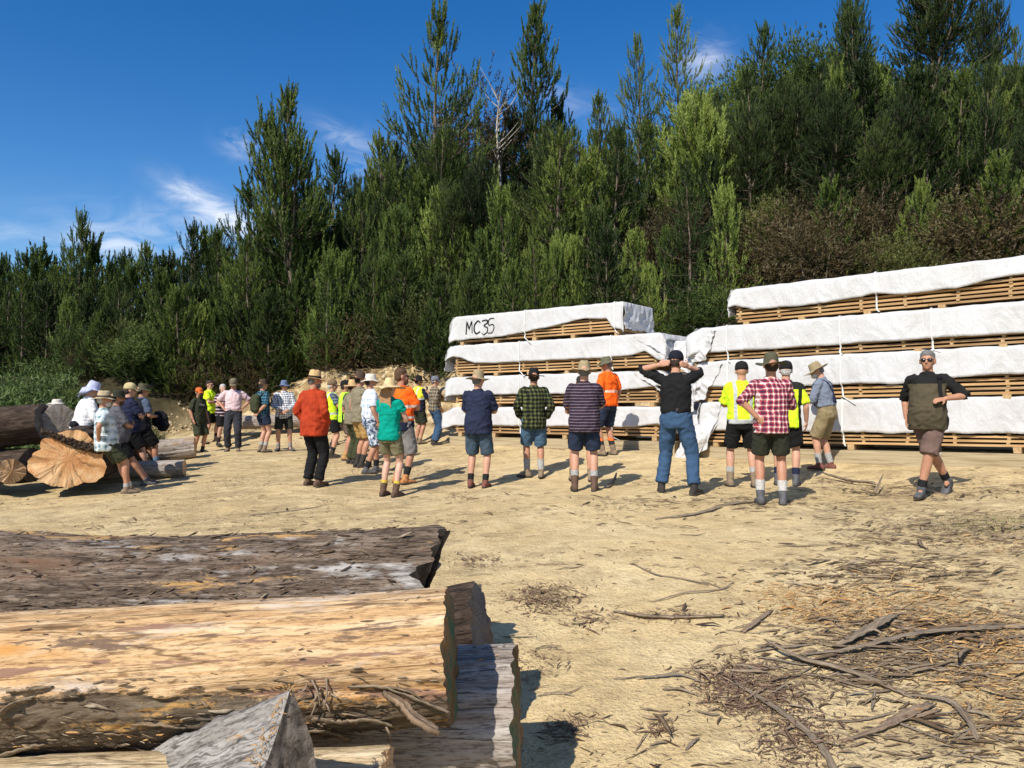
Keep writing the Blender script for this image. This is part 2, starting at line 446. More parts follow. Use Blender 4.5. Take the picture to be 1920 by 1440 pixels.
ARMS = {  # elbow, wrist (right side, relative to the pelvis); palm normal; curl
 'down':   ((.25, -.03, .21), (.26, .06, -.04), (-1, .2, 0), .5),
 'cross':  ((.235, .11, .20), (-.04, .20, .24), (0, -1, .1), .5),
 'cross2': ((.235, .11, .20), (-.04, .235, .19), (0, -1, .1), .5),
 'hips':   ((.39, -.10, .24), (.20, .03, .07), (-.8, .5, 0), .6),
 'hipback':((.37, -.15, .22), (.155, -.125, .06), (-.5, .8, 0), .6),
 'pocket': ((.27, -.05, .21), (.20, .085, .0), (-1, 0, 0), .4),
 'clasp':  ((.25, .05, .21), (.045, .225, .03), (0, -1, 0), .7),
 'back':   ((.27, -.10, .21), (.06, -.185, -.01), (0, 1, 0), .7),
 'head':   ((.35, .055, .535), (.15, -.085, .625), (-.3, 1, 0), .4),
 'face':   ((.23, .12, .22), (.07, .22, .46), (0, -1, 0), .6),
 'belly':  ((.37, -.02, .26), (.10, .22, .20), (-.2, -.5, -.8), .45),
 'hold':   ((.25, .03, .22), (.08, .27, .18), (-.6, -.5, .3), .8),
 'swing':  ((.27, -.12, .22), (.25, -.10, -.02), (-1, 0, 0), .5),
 'knee':   ((.24, .10, .18), (.16, .32, .10), (0, 0, -1), .4),
}
def ik(h, a, l1, l2, pole):
    d = a - h; L = min(d.length, (l1 + l2) * .999); dn = d.normalized()
    c = (l1*l1 + L*L - l2*l2) / (2*L); hh = math.sqrt(max(l1*l1 - c*c, 0))
    p = pole - dn * pole.dot(dn)
    p = p.normalized() if p.length > 1e-5 else Vector((0, 1, 0))
    return h + dn * c + p * hh
def hand(b, W, d, n, curl, thumbside, sc=1.0):
    d = d.normalized(); n = (n - d * n.dot(d)).normalized(); s = d.cross(n) * thumbside
    M = Matrix((( s.x, n.x, d.x, W.x), (s.y, n.y, d.y, W.y), (s.z, n.z, d.z, W.z), (0, 0, 0, 1)))
    b.ell((0, 0, .045*sc), (.040*sc, .016*sc, .056*sc), M, 8, 12)
    L = (.068, .078, .072, .056)
    for j in range(4):
        o = (.030 - .020 * j) * sc; base = W + d * (.082 * sc) + s * o
        c1 = curl * (.9 + .1 * j); l = L[j] * sc
        q1 = base + (d * math.cos(c1*.5) + n * math.sin(c1*.5)) * l * .42
        q2 = q1 + (d * math.cos(c1*1.3) + n * math.sin(c1*1.3)) * l * .33
        q3 = q2 + (d * math.cos(c1*1.9) + n * math.sin(c1*1.9)) * l * .28
        b.tube([base - d * .02 * sc, q1, q2, q3], [.0105*sc, .0098*sc, .009*sc, .0075*sc], 8, 2)
    t0 = W + d * .022 * sc + s * .026 * sc
    t1 = t0 + (d * .55 + s * .65 + n * .35).normalized() * .04 * sc
    t2 = t1 + (d * .85 + s * .25 + n * .4).normalized() * .034 * sc
    b.tube([t0, t1, t2], [.014*sc, .011*sc, .0085*sc], 8, 2)

def make_hat(kind, mats, Mh, root):
    """hat in the head frame: skull centre (0,0,.135)"""
    main, bandm = mats if isinstance(mats, tuple) else (mats, None)
    n = 40
    P = dict(bucket=dict(rc=.091, h=.105, top=.074, brim=.068, droop=.026, dent=0, z=.150),
             wide=dict(rc=.091, h=.115, top=.070, brim=.095, droop=.016, dent=.012, z=.150),
             leather=dict(rc=.091, h=.12, top=.068, brim=.088, droop=.008, dent=.03, z=.150, roll=.016),
             fedora=dict(rc=.091, h=.125, top=.068, brim=.064, droop=.016, dent=.022, z=.150, roll=.006),
             straw=dict(rc=.092, h=.115, top=.06, brim=.150, droop=.030, dent=0, z=.155),
             floppy=dict(rc=.095, h=.115, top=.078, brim=.095, droop=.040, dent=0, z=.150))
    if kind == 'cap':
        b = MB()
        b.slices([(z, .092 * r, .110 * r, -.004) for z, r in ((.138, .985), (.165, 1.0), (.20, .96), (.232, .83), (.252, .62), (.263, .3), (.265, .06))], Mh, 24, 2.0)
        nv = 12; rs = []
        for i in range(5):
            t = i / 4; r = []
            for lay in (0, 1):
                for j in range(nv):
                    q = (j / (nv - 1) * 2 - 1) * (1 if lay == 0 else -1); a = q * 1.05
                    x = math.sin(a) * .088; y = math.cos(a) * .100 + t * .085 * math.cos(a * .9)
                    z = .152 - t * .018 - .022 * q * q * t + (.004 if lay else -.002)
                    r.append(Mh @ Vector((x, y, z)))
            rs.append(r)
        b.rings(rs)
        b.ell((0, 0, .266), (.008, .008, .005), Mh, 6, 8)
        return b.build('hat', main, root)
    p = P[kind]; b = MB(); rs = []; sd = random.uniform(0, 9)
    prof = []   # outer then inner (closed shell)
    for t in (0, .25, .5, .75, 1): prof.append((p['rc'] + p['brim'] * (1 - t), p['z'] - p['droop'] * (1 - t) ** 1.3, 1 - t))
    for t in (.2, .5, .8, .93, 1.0): prof.append((p['rc'] + (p['top'] - p['rc']) * t ** 1.6 - (.012 if t == 1 else 0), p['z'] + p['h'] * (t if t < 1 else 1.02), 0))
    prof.append((p['top'] * .55, p['z'] + p['h'] - p['dent'] * .6 + .004, -1)); prof.append((.004, p['z'] + p['h'] - p['dent'], -1))
    for r, z, br in prof:
        ring = []
        for j in range(n):
            a = 2 * PI * j / n
            w = .012 * math.sin(2*a + sd) + .007 * math.sin(3*a + 2*sd) + .004 * math.sin(7*a + sd)
            zz = z + max(br, 0) * (w + p.get('roll', 0) * (math.cos(2 * a) * -1)) + (.003 * math.sin(5*a + z*70) if br <= 0 else 0)
            if kind == 'floppy' and br > 0 and math.sin(a) < -.1:
                zz -= br * .16 * min(1, (-math.sin(a) - .1) * 1.6)
            rr = r - (.035 * br * min(1, max(0, -math.sin(a) - .1) * 1.6) if kind == 'floppy' else 0)
            ring.append(Mh @ Vector((rr * math.cos(a) * (.95), rr * math.sin(a) * 1.12 - .004, zz)))
        rs.append(ring)
    # underside so that the brim has thickness
    under = []
    for r, z, br in ((p['rc'] - .006, p['z'] - .004, 0), (p['rc'] + p['brim'] * .5, p['z'] - p['droop'] * .42 - .004, .5)):
        under.append([Mh @ Vector((r * math.cos(2*PI*j/n) * .95, r * math.sin(2*PI*j/n) * 1.12 - .004, z - (br * .16 * .4 * min(1, max(0, -math.sin(2*PI*j/n) - .1) * 1.6) if kind == 'floppy' else 0))) for j in range(n)])
    b.rings(under + rs)
    o = b.build('hat', main, root)
    if bandm:
        k = MB(); rb = []
        for r, z in ((p['rc'] + .001, p['z'] + .004), (p['rc'] + .0045, p['z'] + .006), (p['rc'] - .001, p['z'] + .034), (p['rc'] - .006, p['z'] + .034)):
            rb.append([Mh @ Vector((r * math.cos(2*PI*j/n) * .95, r * math.sin(2*PI*j/n) * 1.12 - .004, z + .003 * math.sin(4*PI*j/n))) for j in range(n)])
        k.rings(rb); k.build('hat_band', bandm, o)
    return o

def person(pid, label, facing, shirt, bottom, hat=None, arms=('down', 'down'), hair=None, skin='a', boots=None, socks=None, belly=0.0,
           head=(0, 0), lean=0.0, stance=None, seat=None, loc=None, H=None, spread=.12, female=False, extras=(), sleeve=.75, hem=-.11, beard=None, eyes=False, glasses=False, vox=.0105, twist=0.0, group='people standing around the timber yard', lx=0):
    root = empty('person')
    tag(root, label, 'person', group)
    W = .93 if female else 1.0
    P0 = Vector((lx, 0, .93)) if seat is None else Vector(seat)
    T = Matrix.Translation(P0) @ Matrix.Rotation(R(-lean), 4, 'X') @ Matrix.Rotation(R(twist), 4, 'Z')
    Hd = T @ Matrix.Translation((0, .0, .553)) @ Matrix.Rotation(R(head[0]), 4, 'Z') @ Matrix.Rotation(R(head[1]), 4, 'X')
    st = stance or (((-spread, .02, .085), -7), ((spread, -.02, .085), 7))       # left, right ankle + toe-out yaw (deg, ccw +)
    legs = []
    for (a, yaw, *ph), sx in zip(st, (-1, 1)):
        hip = T @ Vector((sx * .09 * W, 0, -.02)); an = Vector(a)
        kn = ik(hip, an, .435, .425, Vector((sx * .12, 1, .15)))
        legs.append((hip, kn, an, -yaw * 1.0, ph[0] if ph else 0.0))
    armj = []
    for k, sx in zip(arms, (-1, 1)):
        e, w, n, cu = ARMS[k] if isinstance(k, str) else k
        sh = Vector((sx * .166 * W, -.005, .448)); e = Vector((sx * e[0] * W, e[1] * (1 + belly * .3), e[2])); w = Vector((sx * w[0], w[1] + (belly * .05 if w[1] > .1 else 0), w[2]))
        e = sh + (e - sh).normalized() * .285
        armj.append((T @ sh, T @ e, T @ w, T.to_3x3() @ Vector((sx * n[0], n[1], n[2])), cu, sx))
    # ---- body: one continuous surface
    b = MB()
    b.slices([(z, rx * W, ry, yc) for z, rx, ry, yc in ((-.10, .12, .10, 0), (-.02, .155, .112, 0), (.08, .145, .105, 0), (.18, .14, .10, 0), (.32, .155, .108, 0), (.42, .155, .095, 0), (.475, .12, .075, 0), (.51, .07, .06, 0), (.53, .055, .055, .0))], T, 18)
    b.tube([T @ Vector((0, -.01, .45)), T @ Vector((0, -.006, .54)), Hd @ Vector((0, -.005, .06))], [.062*W, .058*W, .056*W], 14, 3)
    for c, r in (((0, -.005, .137), (.077, .097, .103)), ((0, .025, .075), (.061, .072, .078)), ((0, .068, .028), (.030, .028, .024)), ((0, .080, .142), (.054, .022, .014)),
                 ((.080, -.005, .107), (.012, .022, .034)), ((-.080, -.005, .107), (.012, .022, .034)), ((0, .093, .055), (.025, .013, .008)), ((.036, .068, .088), (.026, .024, .022)), ((-.036, .068, .088), (.026, .024, .022))):
        b.ell(c, r, Hd, 10, 14)
    b.tube([Hd @ Vector((0, .088, .135)), Hd @ Vector((0, .105, .105)), Hd @ Vector((0, .118, .088)), Hd @ Vector((0, .098, .076))], [.010, .013, .0165, .010], 10, 2)
    for hip, kn, an, yaw, ph in legs:
        m1 = hip.lerp(kn, .5); m2 = kn.lerp(an, .32)
        back = Vector((0, -1, 0)); c2 = m2 + back * .012
        b.tube([hip + (hip - kn).normalized() * .02, m1, kn.lerp(hip, .12), kn, c2, an.lerp(kn, .25), an], [.082*W, .076*W, .056*W, .053*W, .058*W, .041*W, .036*W], 14, 3)
        b.tube([an, an + Vector((0, .05, -.03)), an + Vector((0, .10, -.05))], [.034, .03, .02], 10, 2)
    for sh, e, w, n, cu, sx in armj:
        d = (w - e).normalized(); w = e + d * min((w - e).length, .262)
        ins = T @ Vector((sx * .105 * W, -.005, .44))
        b.tube([ins, sh, sh.lerp(e, .2), sh.lerp(e, .55), e, e.lerp(w, .3), e.lerp(w, .75), w], [.046*W, .049*W, .049*W, .045*W, .038*W, .041*W, .032*W, .026*W], 14, 3)
        hand(b, w, d, n, cu, -1 if sx > 0 else 1, .98 * W)
    b.remesh('body', vox, skin_mat(skin), root, 1)
    # ---- shirt
    sm = shirt
    B = belly; f = MB()
    sl = [(hem, .188 + .02*B, .138 + .03*B, .015*B), (-.02, .188 + .03*B, .144 + .06*B, .04*B), (.08, .180 + .03*B, .134 + .08*B, .05*B), (.18, .176 + .02*B, .130 + .06*B, .045*B), (.28, .183 + .01*B, .134 + .02*B, .02*B),
          (.36, .182, .130, 0), (.41, .172, .116, -.004), (.45, .140, .098, -.006), (.482, .100, .082, -.006), (.505, .076, .074, -.004), (.53, .068, .070, 0)]
    if hem > -.05: sl = [(hem, .168 + .03*B, .124 + .06*B, .03*B)] + sl[2:]
    if female: sl = [(z, rx * (.96 if z < 0 else .86 if z < .25 else .90), ry * (.97 if z < .25 else 1.03), yc) for z, rx, ry, yc in sl]
    f.slices(sl, T, 22)
    if sleeve > 0:
        for sh, e, w, n, cu, sx in armj:
            d = (w - e).normalized(); w = e + d * min((w - e).length, .262)
            if sleeve <= 1:
                f.tube([T @ Vector((sx * .10 * W, -.005, .44)), sh, sh.lerp(e, .25), sh.lerp(e, sleeve * .7), sh.lerp(e, sleeve)], [.056*W, .060*W, .064*W, .064*W, .068*W], 14, 3)
            else:
                q = sleeve - 1
                f.tube([T @ Vector((sx * .10 * W, -.005, .44)), sh, sh.lerp(e, .25), sh.lerp(e, .7), e, e.lerp(w, q * .5), e.lerp(w, q)], [.056*W, .060*W, .064*W, .060*W, .055*W, .053*W, .047*W], 14, 3)
    f.remesh('shirt', .0125, sm, root, 1, (.015, 8.0, HASH(pid), .004))
    # ---- shorts / trousers
    kind, bm_, ln = bottom
    f = MB()
    top = .115 if hem > -.05 else .06
    tk = 0 if hem > -.05 else .012
    f.slices([(-.14, .150*W, .112, 0), (-.07, .172*W - tk, .132 + .02*B - tk, 0), (.01, .172*W - tk, .130 + .03*B - tk, .01*B), (top, .170*W + .02*B - 2*tk, .128 + .05*B - 2*tk, .02*B)], T, 20)
    for hip, kn, an, yaw, ph in legs:
        if kind == 'shorts':
            t = ln
            ends = hip.lerp(kn, t) if t <= 1 else kn.lerp(an, t - 1)
            f.tube([hip + (hip - kn).normalized() * .03, hip.lerp(ends, .5), ends], [.108*W, .106*W, .098*W], 16, 3)
        else:
            f.tube([hip + (hip - kn).normalized() * .03, hip.lerp(kn, .5), kn, kn.lerp(an, .5), an.lerp(kn, ln)], [.106*W, .096*W, .080*W, .073*W, .074*W], 16, 3)
    f.remesh('shorts' if kind == 'shorts' else 'trousers', .0125, bm_, root, 1, (.011, 8.0, 3 + HASH(pid), .003 if kind != 'shorts' else 0.0))
    # ---- socks, boots
    bmat, bh = boots or (MAT['boot_brown'], .17)
    for hip, kn, an, yaw, ph in legs:
        if socks and kind == 'shorts':
            sk, hh = socks; ax = (kn - an).normalized(); L = hh - .085
            k = MB(); re_ = .046 + .065 * max(0, L - .06); k.tube([an, an + ax * L * .5, an + ax * L * .92, an + ax * L], [.043, .045 + .03 * L, re_, re_ - .002], 14, 3)
            k.build('sock', sk, root)
        Mb = Matrix.Translation(an) @ Matrix.Rotation(R(yaw), 4, 'Z') @ Matrix.Rotation(R(ph), 4, 'X')
        k = MB(); rs = []
        for y, w, h0, h1 in ((-.082, .018, .0, .045), (-.075, .032, 0, .07), (-.04, .040, 0, .085), (.02, .042, 0, .088), (.07, .045, 0, .072), (.12, .048, 0, .058), (.155, .044, .003, .05), (.178, .032, .006, .042), (.188, .014, .012, .034)):
            r = []
            for j in range(14):
                a = 2*PI*j/14; c, s_ = math.cos(a), math.sin(a)
                zz = (h0 + h1)/2 + (h1 - h0)/2 * math.copysign(abs(s_) ** .75, s_)
                r.append(Mb @ Vector((w * math.copysign(abs(c) ** .7, c), y, zz - .085)))
            rs.append(r)
        k.rings(rs)
        ax = (kn - an).normalized(); L = max(bh - .085, .012)
        k.tube([an + Mb.to_3x3() @ Vector((0, -.005, -.05)), an + ax * .01, an + ax * L * .7, an + ax * L], [.046, .048, .050 + .05 * max(0, L - .06), .052 + .065 * max(0, L - .05)], 14, 2)
        bo = k.remesh('boot', .0095, bmat, root, 1)
        k = MB(); rs = []
        for z, g in ((-.0875, .0), (-.086, .004), (-.064, .005), (-.062, .0)):
            r = []
            for j in range(26):
                a = 2*PI*j/26; y = .053 + .137 * math.sin(a); q = (y + .084) / .274
                w = (.036 + .014 * min(1, max(0, q * 1.3))) * abs(math.cos(a)) ** .55 * (1 if math.cos(a) >= 0 else -1)
                r.append(Mb @ Vector((w + math.copysign(g, w), y + g * math.sin(a), z)))
            rs.append(r)
        k.rings(rs); k.build('sole', MAT['sole'], bo)
    # ---- hair, beard, eyes
    if hair is not None:
        hm, long = hair if isinstance(hair, tuple) else (hair, False)
        k = MB()
        hs = [(.05, .050, .034, -.052), (.085, .073, .060, -.036), (.125, .0795, .080, -.022), (.165, .080, .094, -.010), (.20, .074, .094, -.006), (.228, .055, .07, -.008), (.245, .018, .025, -.01)]
        if hat: hs = [(z, min(rx, .076), min(ry, .080), yc + .003) for z, rx, ry, yc in hs[:3]] + [(.150, .06, .07, -.02)]
        k.slices(hs, Hd, 20, 2.0)
        if long:
            for i in range(9):
                x = (i - 4) * .017; z1 = -.16 - random.uniform(0, .05)
                k.tube([Hd @ Vector((x, -.075, .10)), Hd @ Vector((x * 1.3, -.10, 0)), Hd @ Vector((x * 1.5 + .01, -.115, z1))], [.020, .016, .005], 8, 3)
        k.remesh('hair', .009, hm, root, 0, (.006, 30, 4, 0))
    if beard:
        k = MB(); k.ell((0, .055, .03), (.058, .055, .045), Hd); k.ell((0, .09, .062), (.032, .02, .010), Hd)
        k.remesh('beard', .009, beard, root, 0, (.006, 40, 4, 0))
    if eyes:
        for sx in (-1, 1):
            k = MB(); k.ell((sx * .031, .079, .117), (.013, .012, .008), Hd, 6, 8); o = k.build('eye', MAT['eye'], root)
    if glasses:
        k = MB()
        for sx in (-1, 1):
            k.ell((sx * .034, .096, .115), (.031, .012, .020), Hd, 8, 12)
            k.box((sx * .066 - .002, .0, .116), (sx * .066 + .002, .095, .126), Hd)
            k.box((min(sx * .066, sx*.082), -.01, .116), (max(sx * .066, sx*.082), .02, .126), Hd)
        k.box((-.012, .098, .116), (.012, .108, .124), Hd)
        k.build('sunglasses', MAT['black_gloss'], root)
    zt = (Hd @ Vector((0, 0, .245))).z
    if hat:
        hk, hm = hat; tilt = 0
        o = make_hat(hk, hm, Hd @ Matrix.Translation((0, 0, -.01)) @ Matrix.Rotation(R(-4), 4, 'X'), root)
        zt = max(v.co.z for v in o.data.vertices)
    ctx = dict(T=T, Hd=Hd, root=root, legs=legs, armj=armj, belly=B)
    for ex in extras: ex(ctx)
    # ---- place
    if loc is None:
        u, v, t, hgt = FEET[pid]; d = F * hgt / (v - t); p = at(u, v, d)
        s = hgt / zt; p.z = g0(p.x, p.y) + .004
    else:
        p = Vector(loc); s = H or 1.0
    root.location = p; root.scale = (s, s, s); root.rotation_euler = (0, 0, R(facing) - math.atan2(p.x, p.y))
    return root

def ex_backpack(mat, side=0):
    def f(c):
        k = MB(); T = c['T']
        k.slices([(.02, .12, .05, -.19), (.08, .145, .075, -.20), (.25, .15, .085, -.205), (.38, .14, .07, -.195), (.44, .10, .04, -.18)], T, 16, 3)
        for sx in (-1, 1):
            k.tube([T @ Vector((sx*.10, -.13, .40)), T @ Vector((sx*.125, -.02, .50)), T @ Vector((sx*.13, .11, .42)), T @ Vector((sx*.14, .14, .28)), T @ Vector((sx*.17, .04, .12)), T @ Vector((sx*.13, -.13, .06))], [.017]*6, 8, 4)
        k.remesh('backpack', .014, mat, c['root'], 1, (.01, 9, 2, 0))
    return f
def ex_braces(mat):
    def f(c):
        k = MB(); T = c['T']
        for sx in (-1, 1):
            k.tube([T @ Vector((sx*.085, .145, .10)), T @ Vector((sx*.09, .150, .28)), T @ Vector((sx*.10, .11, .44)), T @ Vector((sx*.10, .0, .505)), T @ Vector((sx*.08, -.112, .43)), T @ Vector((0, -.142, .27)), T @ Vector((-sx*.06, -.142, .11))], [.013]*7, 8, 4)
        k.build('braces', mat, c['root'])
    return f
def ex_belt(mat):
    def f(c):
        k = MB(); T = c['T']; B = c['belly']
        k.slices([(.085, .175 + .02*B, .133 + .05*B, .02*B), (.087, .180 + .02*B, .138 + .05*B, .02*B), (.123, .178 + .02*B, .136 + .05*B, .02*B), (.125, .172 + .02*B, .13 + .05*B, .02*B)], T, 24)
        k.build('belt', mat, c['root'])
    return f
def ex_mask(mat):
    def f(c):
        k = MB(); H = c['Hd']; k.ell((0, .07, .055), (.063, .062, .047), H)
        k.build('face_mask', mat, c['root'])
    return f
def ex_vest(mat, fl=.0):
    def f(c):
        k = MB(); T = c['T']; B = c['belly']
        k.slices([(-.09, .205, .158, .0), (.0, .205, .16, 0), (.12, .197, .15, 0), (.28, .198, .15, 0), (.37, .196, .146, 0), (.43, .170, .128, -.005), (.48, .125, .102, -.006), (.512, .082, .082, -.004)], T, 22)
        k.remesh('vest', .0125, mat, c['root'], 1, (.010, 8, 5, .005))
    return f
def ex_pouch(mat):
    def f(c):
        k = MB(); k.box((-.24, -.05, -.10), (-.19, .05, .04), c['T']); k.remesh('pouch', .01, mat, c['root'], 1)
    return f
def ex_bumbag(mat):
    def f(c):
        k = MB(); T = c['T']
        k.ell((.10, -.15, .03), (.13, .055, .065), T); k.slices([(.02, .195, .15, .02), (.022, .20, .155, .02), (.055, .20, .155, .02), (.057, .195, .15, .02)], T, 24)
        k.remesh('waist_bag', .012, mat, c['root'], 1)
    return f
def ex_strap(mat):
    def f(c):
        k = MB(); T = c['T']; B = c['belly']
        k.tube([T @ Vector((-.12, -.13, .36)), T @ Vector((-.125, -.05, .475)), T @ Vector((-.13, .06, .455)), T @ Vector((-.14, .125, .36)), T @ Vector((-.165, .12 + .05*B, .2)), T @ Vector((-.19, .02, .06))], [.020]*6, 8, 4, .45)
        k.ell((-.13, .06, .46), (.03, .045, .03), T)
        k.build('bag_strap', mat, c['root'])
    return f
# ------------------------------------------------------------------ wardrobe
MAT = {}
def wardrobe():
    P, Fb = plain, fabric
    M = MAT
    M['sole'] = P('boot_sole', (.05, .042, .036), .9, .2, .3)
    M['eye'] = P('eye_dark', (.03, .02, .015), .3, .5, .3); M['black_gloss'] = P('black_lens', (.008, .008, .008), .15, .6)
    for k, c in dict(boot_brown=(.10, .06, .04), boot_dark=(.035, .03, .026), boot_tan=(.42, .24, .09), boot_black=(.02, .02, .02), boot_grey=(.09, .09, .095), boot_dusty=(.20, .15, .10),
                     boot_rust=(.16, .06, .045), boot_orange=(.40, .17, .06)).items(): M[k] = P(k, c, .8, .3, .35, 14, .01)
    for k, c in dict(khaki=(.30, .24, .14), beige=(.42, .34, .22), olive_hat=(.085, .08, .05), leather=(.075, .05, .035), black_hat=(.015, .015, .016), straw=(.62, .47, .25), straw_hat=(.55, .36, .17),
                     pale_hat=(.62, .58, .50), lavender=(.42, .45, .62), navy_cap=(.012, .014, .022), bluehat=(.13, .17, .28), greycap=(.15, .16, .19), brown_cap=(.17, .115, .07), cream_cap=(.50, .42, .22),
                     orange_cap=(.55, .13, .03), green_hat=(.12, .115, .075), olive_cap=(.15, .13, .085)).items(): M[k] = Fb('hat_' + k, c)
    M['band'] = P('hat_band_black', (.012, .012, .012)); M['band_brown'] = P('hat_band_brown', (.06, .05, .035))
    for k, c in dict(grey_hair=(.15, .145, .14), dark_hair=(.03, .02, .014), brown_hair=(.085, .045, .022), fair_hair=(.33, .19, .09), white_hair=(.42, .41, .39), white_beard=(.62, .56, .5)).items(): M[k] = P(k, c, .7, .3, .3, 40, .01)
    for k, c in dict(navy=(.018, .022, .05), black=(.012, .012, .013), denim=(.040, .082, .155), denim_grey=(.055, .085, .12), denim_pale=(.065, .125, .20), navyshort=(.022, .032, .06), green_short=(.045, .05, .028),
                     dkgreen=(.03, .033, .022), khaki_short=(.24, .19, .105), grey_short=(.20, .19, .19), brown_short=(.12, .085, .07), mauve_short=(.145, .095, .08), olive_short=(.165, .15, .085), tan_short=(.38, .24, .085),
                     red=(.36, .042, .014), teal=(.0, .27, .20), white=(.80, .79, .78), bluegrey=(.17, .20, .26), khakishirt=(.21, .185, .125), slate=(.075, .10, .15), greytee=(.10, .10, .115),
                     dkjacket=(.012, .013, .017), charcoal=(.035, .037, .045), olive_cloth=(.045, .05, .025), brownpants=(.035, .03, .025)).items(): M[k] = Fb('cloth_' + k, c)
    for k, c in dict(sock_grey=(.34, .34, .33), sock_white=(.46, .44, .41), sock_black=(.02, .02, .022), sock_yellow=(.55, .38, .06), sock_blue=(.12, .2, .3)).items(): M[k] = P(k, c, .95, .1, .25, 40, .01)
    M['sock_orange'] = Fb('sock_orange_black', (.03, .03, .03), ('bands', [('z', .255, .30, (.8, .15, .03))]))
    HV = (.62, .90, .03); OR = (.95, .13, .012); SI = (.42, .44, .45); NV = (.014, .018, .04)
    M['hv_tee'] = Fb('hivis_yellow', HV)
    M['hv_stripe'] = Fb('hivis_yellow_silver', HV, ('bands', [('ax', .085, .13, SI), ('z', .86, .93, SI), ('z', .70, .865, (.02, .02, .025))]))
    M['hv_black'] = Fb('hivis_yellow_black_side', HV, ('bands', [('z', 1.33, 1.50, (.02, .02, .02)), ('ax', .165, .215, (.015, .018, .012))]))
    M['hv_lime'] = Fb('hivis_lime_black_sleeve', (.45, .88, .05), ('bands', [('ax', .15, .175, (.015, .015, .015)), ('ax', .19, .27, (.02, .02, .02))]))
    M['hv_vest'] = Fb('hivis_vest_silver', HV, ('bands', [('z', .95, 1.00, SI), ('ax', .09, .13, SI)]))
    M['hv_orange'] = Fb('hivis_orange_silver', OR, ('bands', [('z', 1.13, 1.175, (.62, .5, .42)), ('z', .97, 1.005, (.62, .55, .5)), ('z', .7, .94, NV)]))
    M['hv_orange2'] = Fb('hivis_orange_silver_b', OR, ('bands', [('z', 1.10, 1.145, (.85, .48, .36)), ('z', .7, .845, NV)]))
    M['hv_navy'] = Fb('hivis_yellow_navy', (.72, .72, .06), ('bands', [('ax', .085, .125, SI), ('z', 1.12, 1.16, SI), ('z', .7, 1.12, NV), ('ax', .22, .34, NV)]))
    M['pl_red'] = Fb('plaid_red', (.36, .035, .05), ('plaid', .062, (.80, .70, .68), .22, (.05, .02, .05), .36))
    M['pl_green'] = Fb('plaid_green', (.020, .026, .017), ('plaid', .062, (.12, .13, .045), .30, (.004, .006, .005), .34))
    M['pl_teal'] = Fb('plaid_teal', (.02, .07, .11), ('plaid', .07, (.10, .28, .32), .25, (.01, .02, .05), .4))
    M['pl_check'] = Fb('check_white_black', (.66, .68, .72), ('plaid', .055, (.03, .035, .06), .42, (.7, .72, .75), .1))
    M['pl_pink'] = Fb('check_pink', (.62, .42, .42), ('plaid', .03, (.72, .62, .62), .4, (.5, .28, .32), .2))
    M['pl_sage'] = Fb('plaid_sage', (.42, .50, .52), ('plaid', .12, (.10, .16, .18), .26, (.62, .68, .70), .3))
    M['pl_sky'] = Fb('plaid_sky', (.58, .64, .72), ('plaid', .11, (.32, .42, .54), .25, (.74, .76, .8), .3))
    M['pl_brown'] = Fb('plaid_brown', (.17, .135, .095), ('plaid', .085, (.03, .027, .022), .3, (.30, .26, .19), .22))
    M['st_purple'] = Fb('stripe_purple', (.022, .017, .032), ('hstripe', .040, (.15, .105, .13), .34))
    M['st_navy'] = Fb('stripe_navy_red', (.02, .02, .04), ('hstripe', .085, (.55, .40, .38), .35))
    M['st_grey'] = Fb('stripe_grey', (.14, .17, .22), ('hstripe', .07, (.05, .06, .09), .4))
    M['camo'] = Fb('camo_blue_grey', (.2, .25, .3), ('camo',))
    M['olive_print'] = Fb('olive_print_tee', (.038, .042, .024), ('print',))
    M['walker'] = Fb('olive_black_top', (.075, .062, .038), ('yoke', 1.325, .205, (.014, .014, .014)))
    M['navy_tee'] = Fb('navy_tee', (.020, .026, .055))

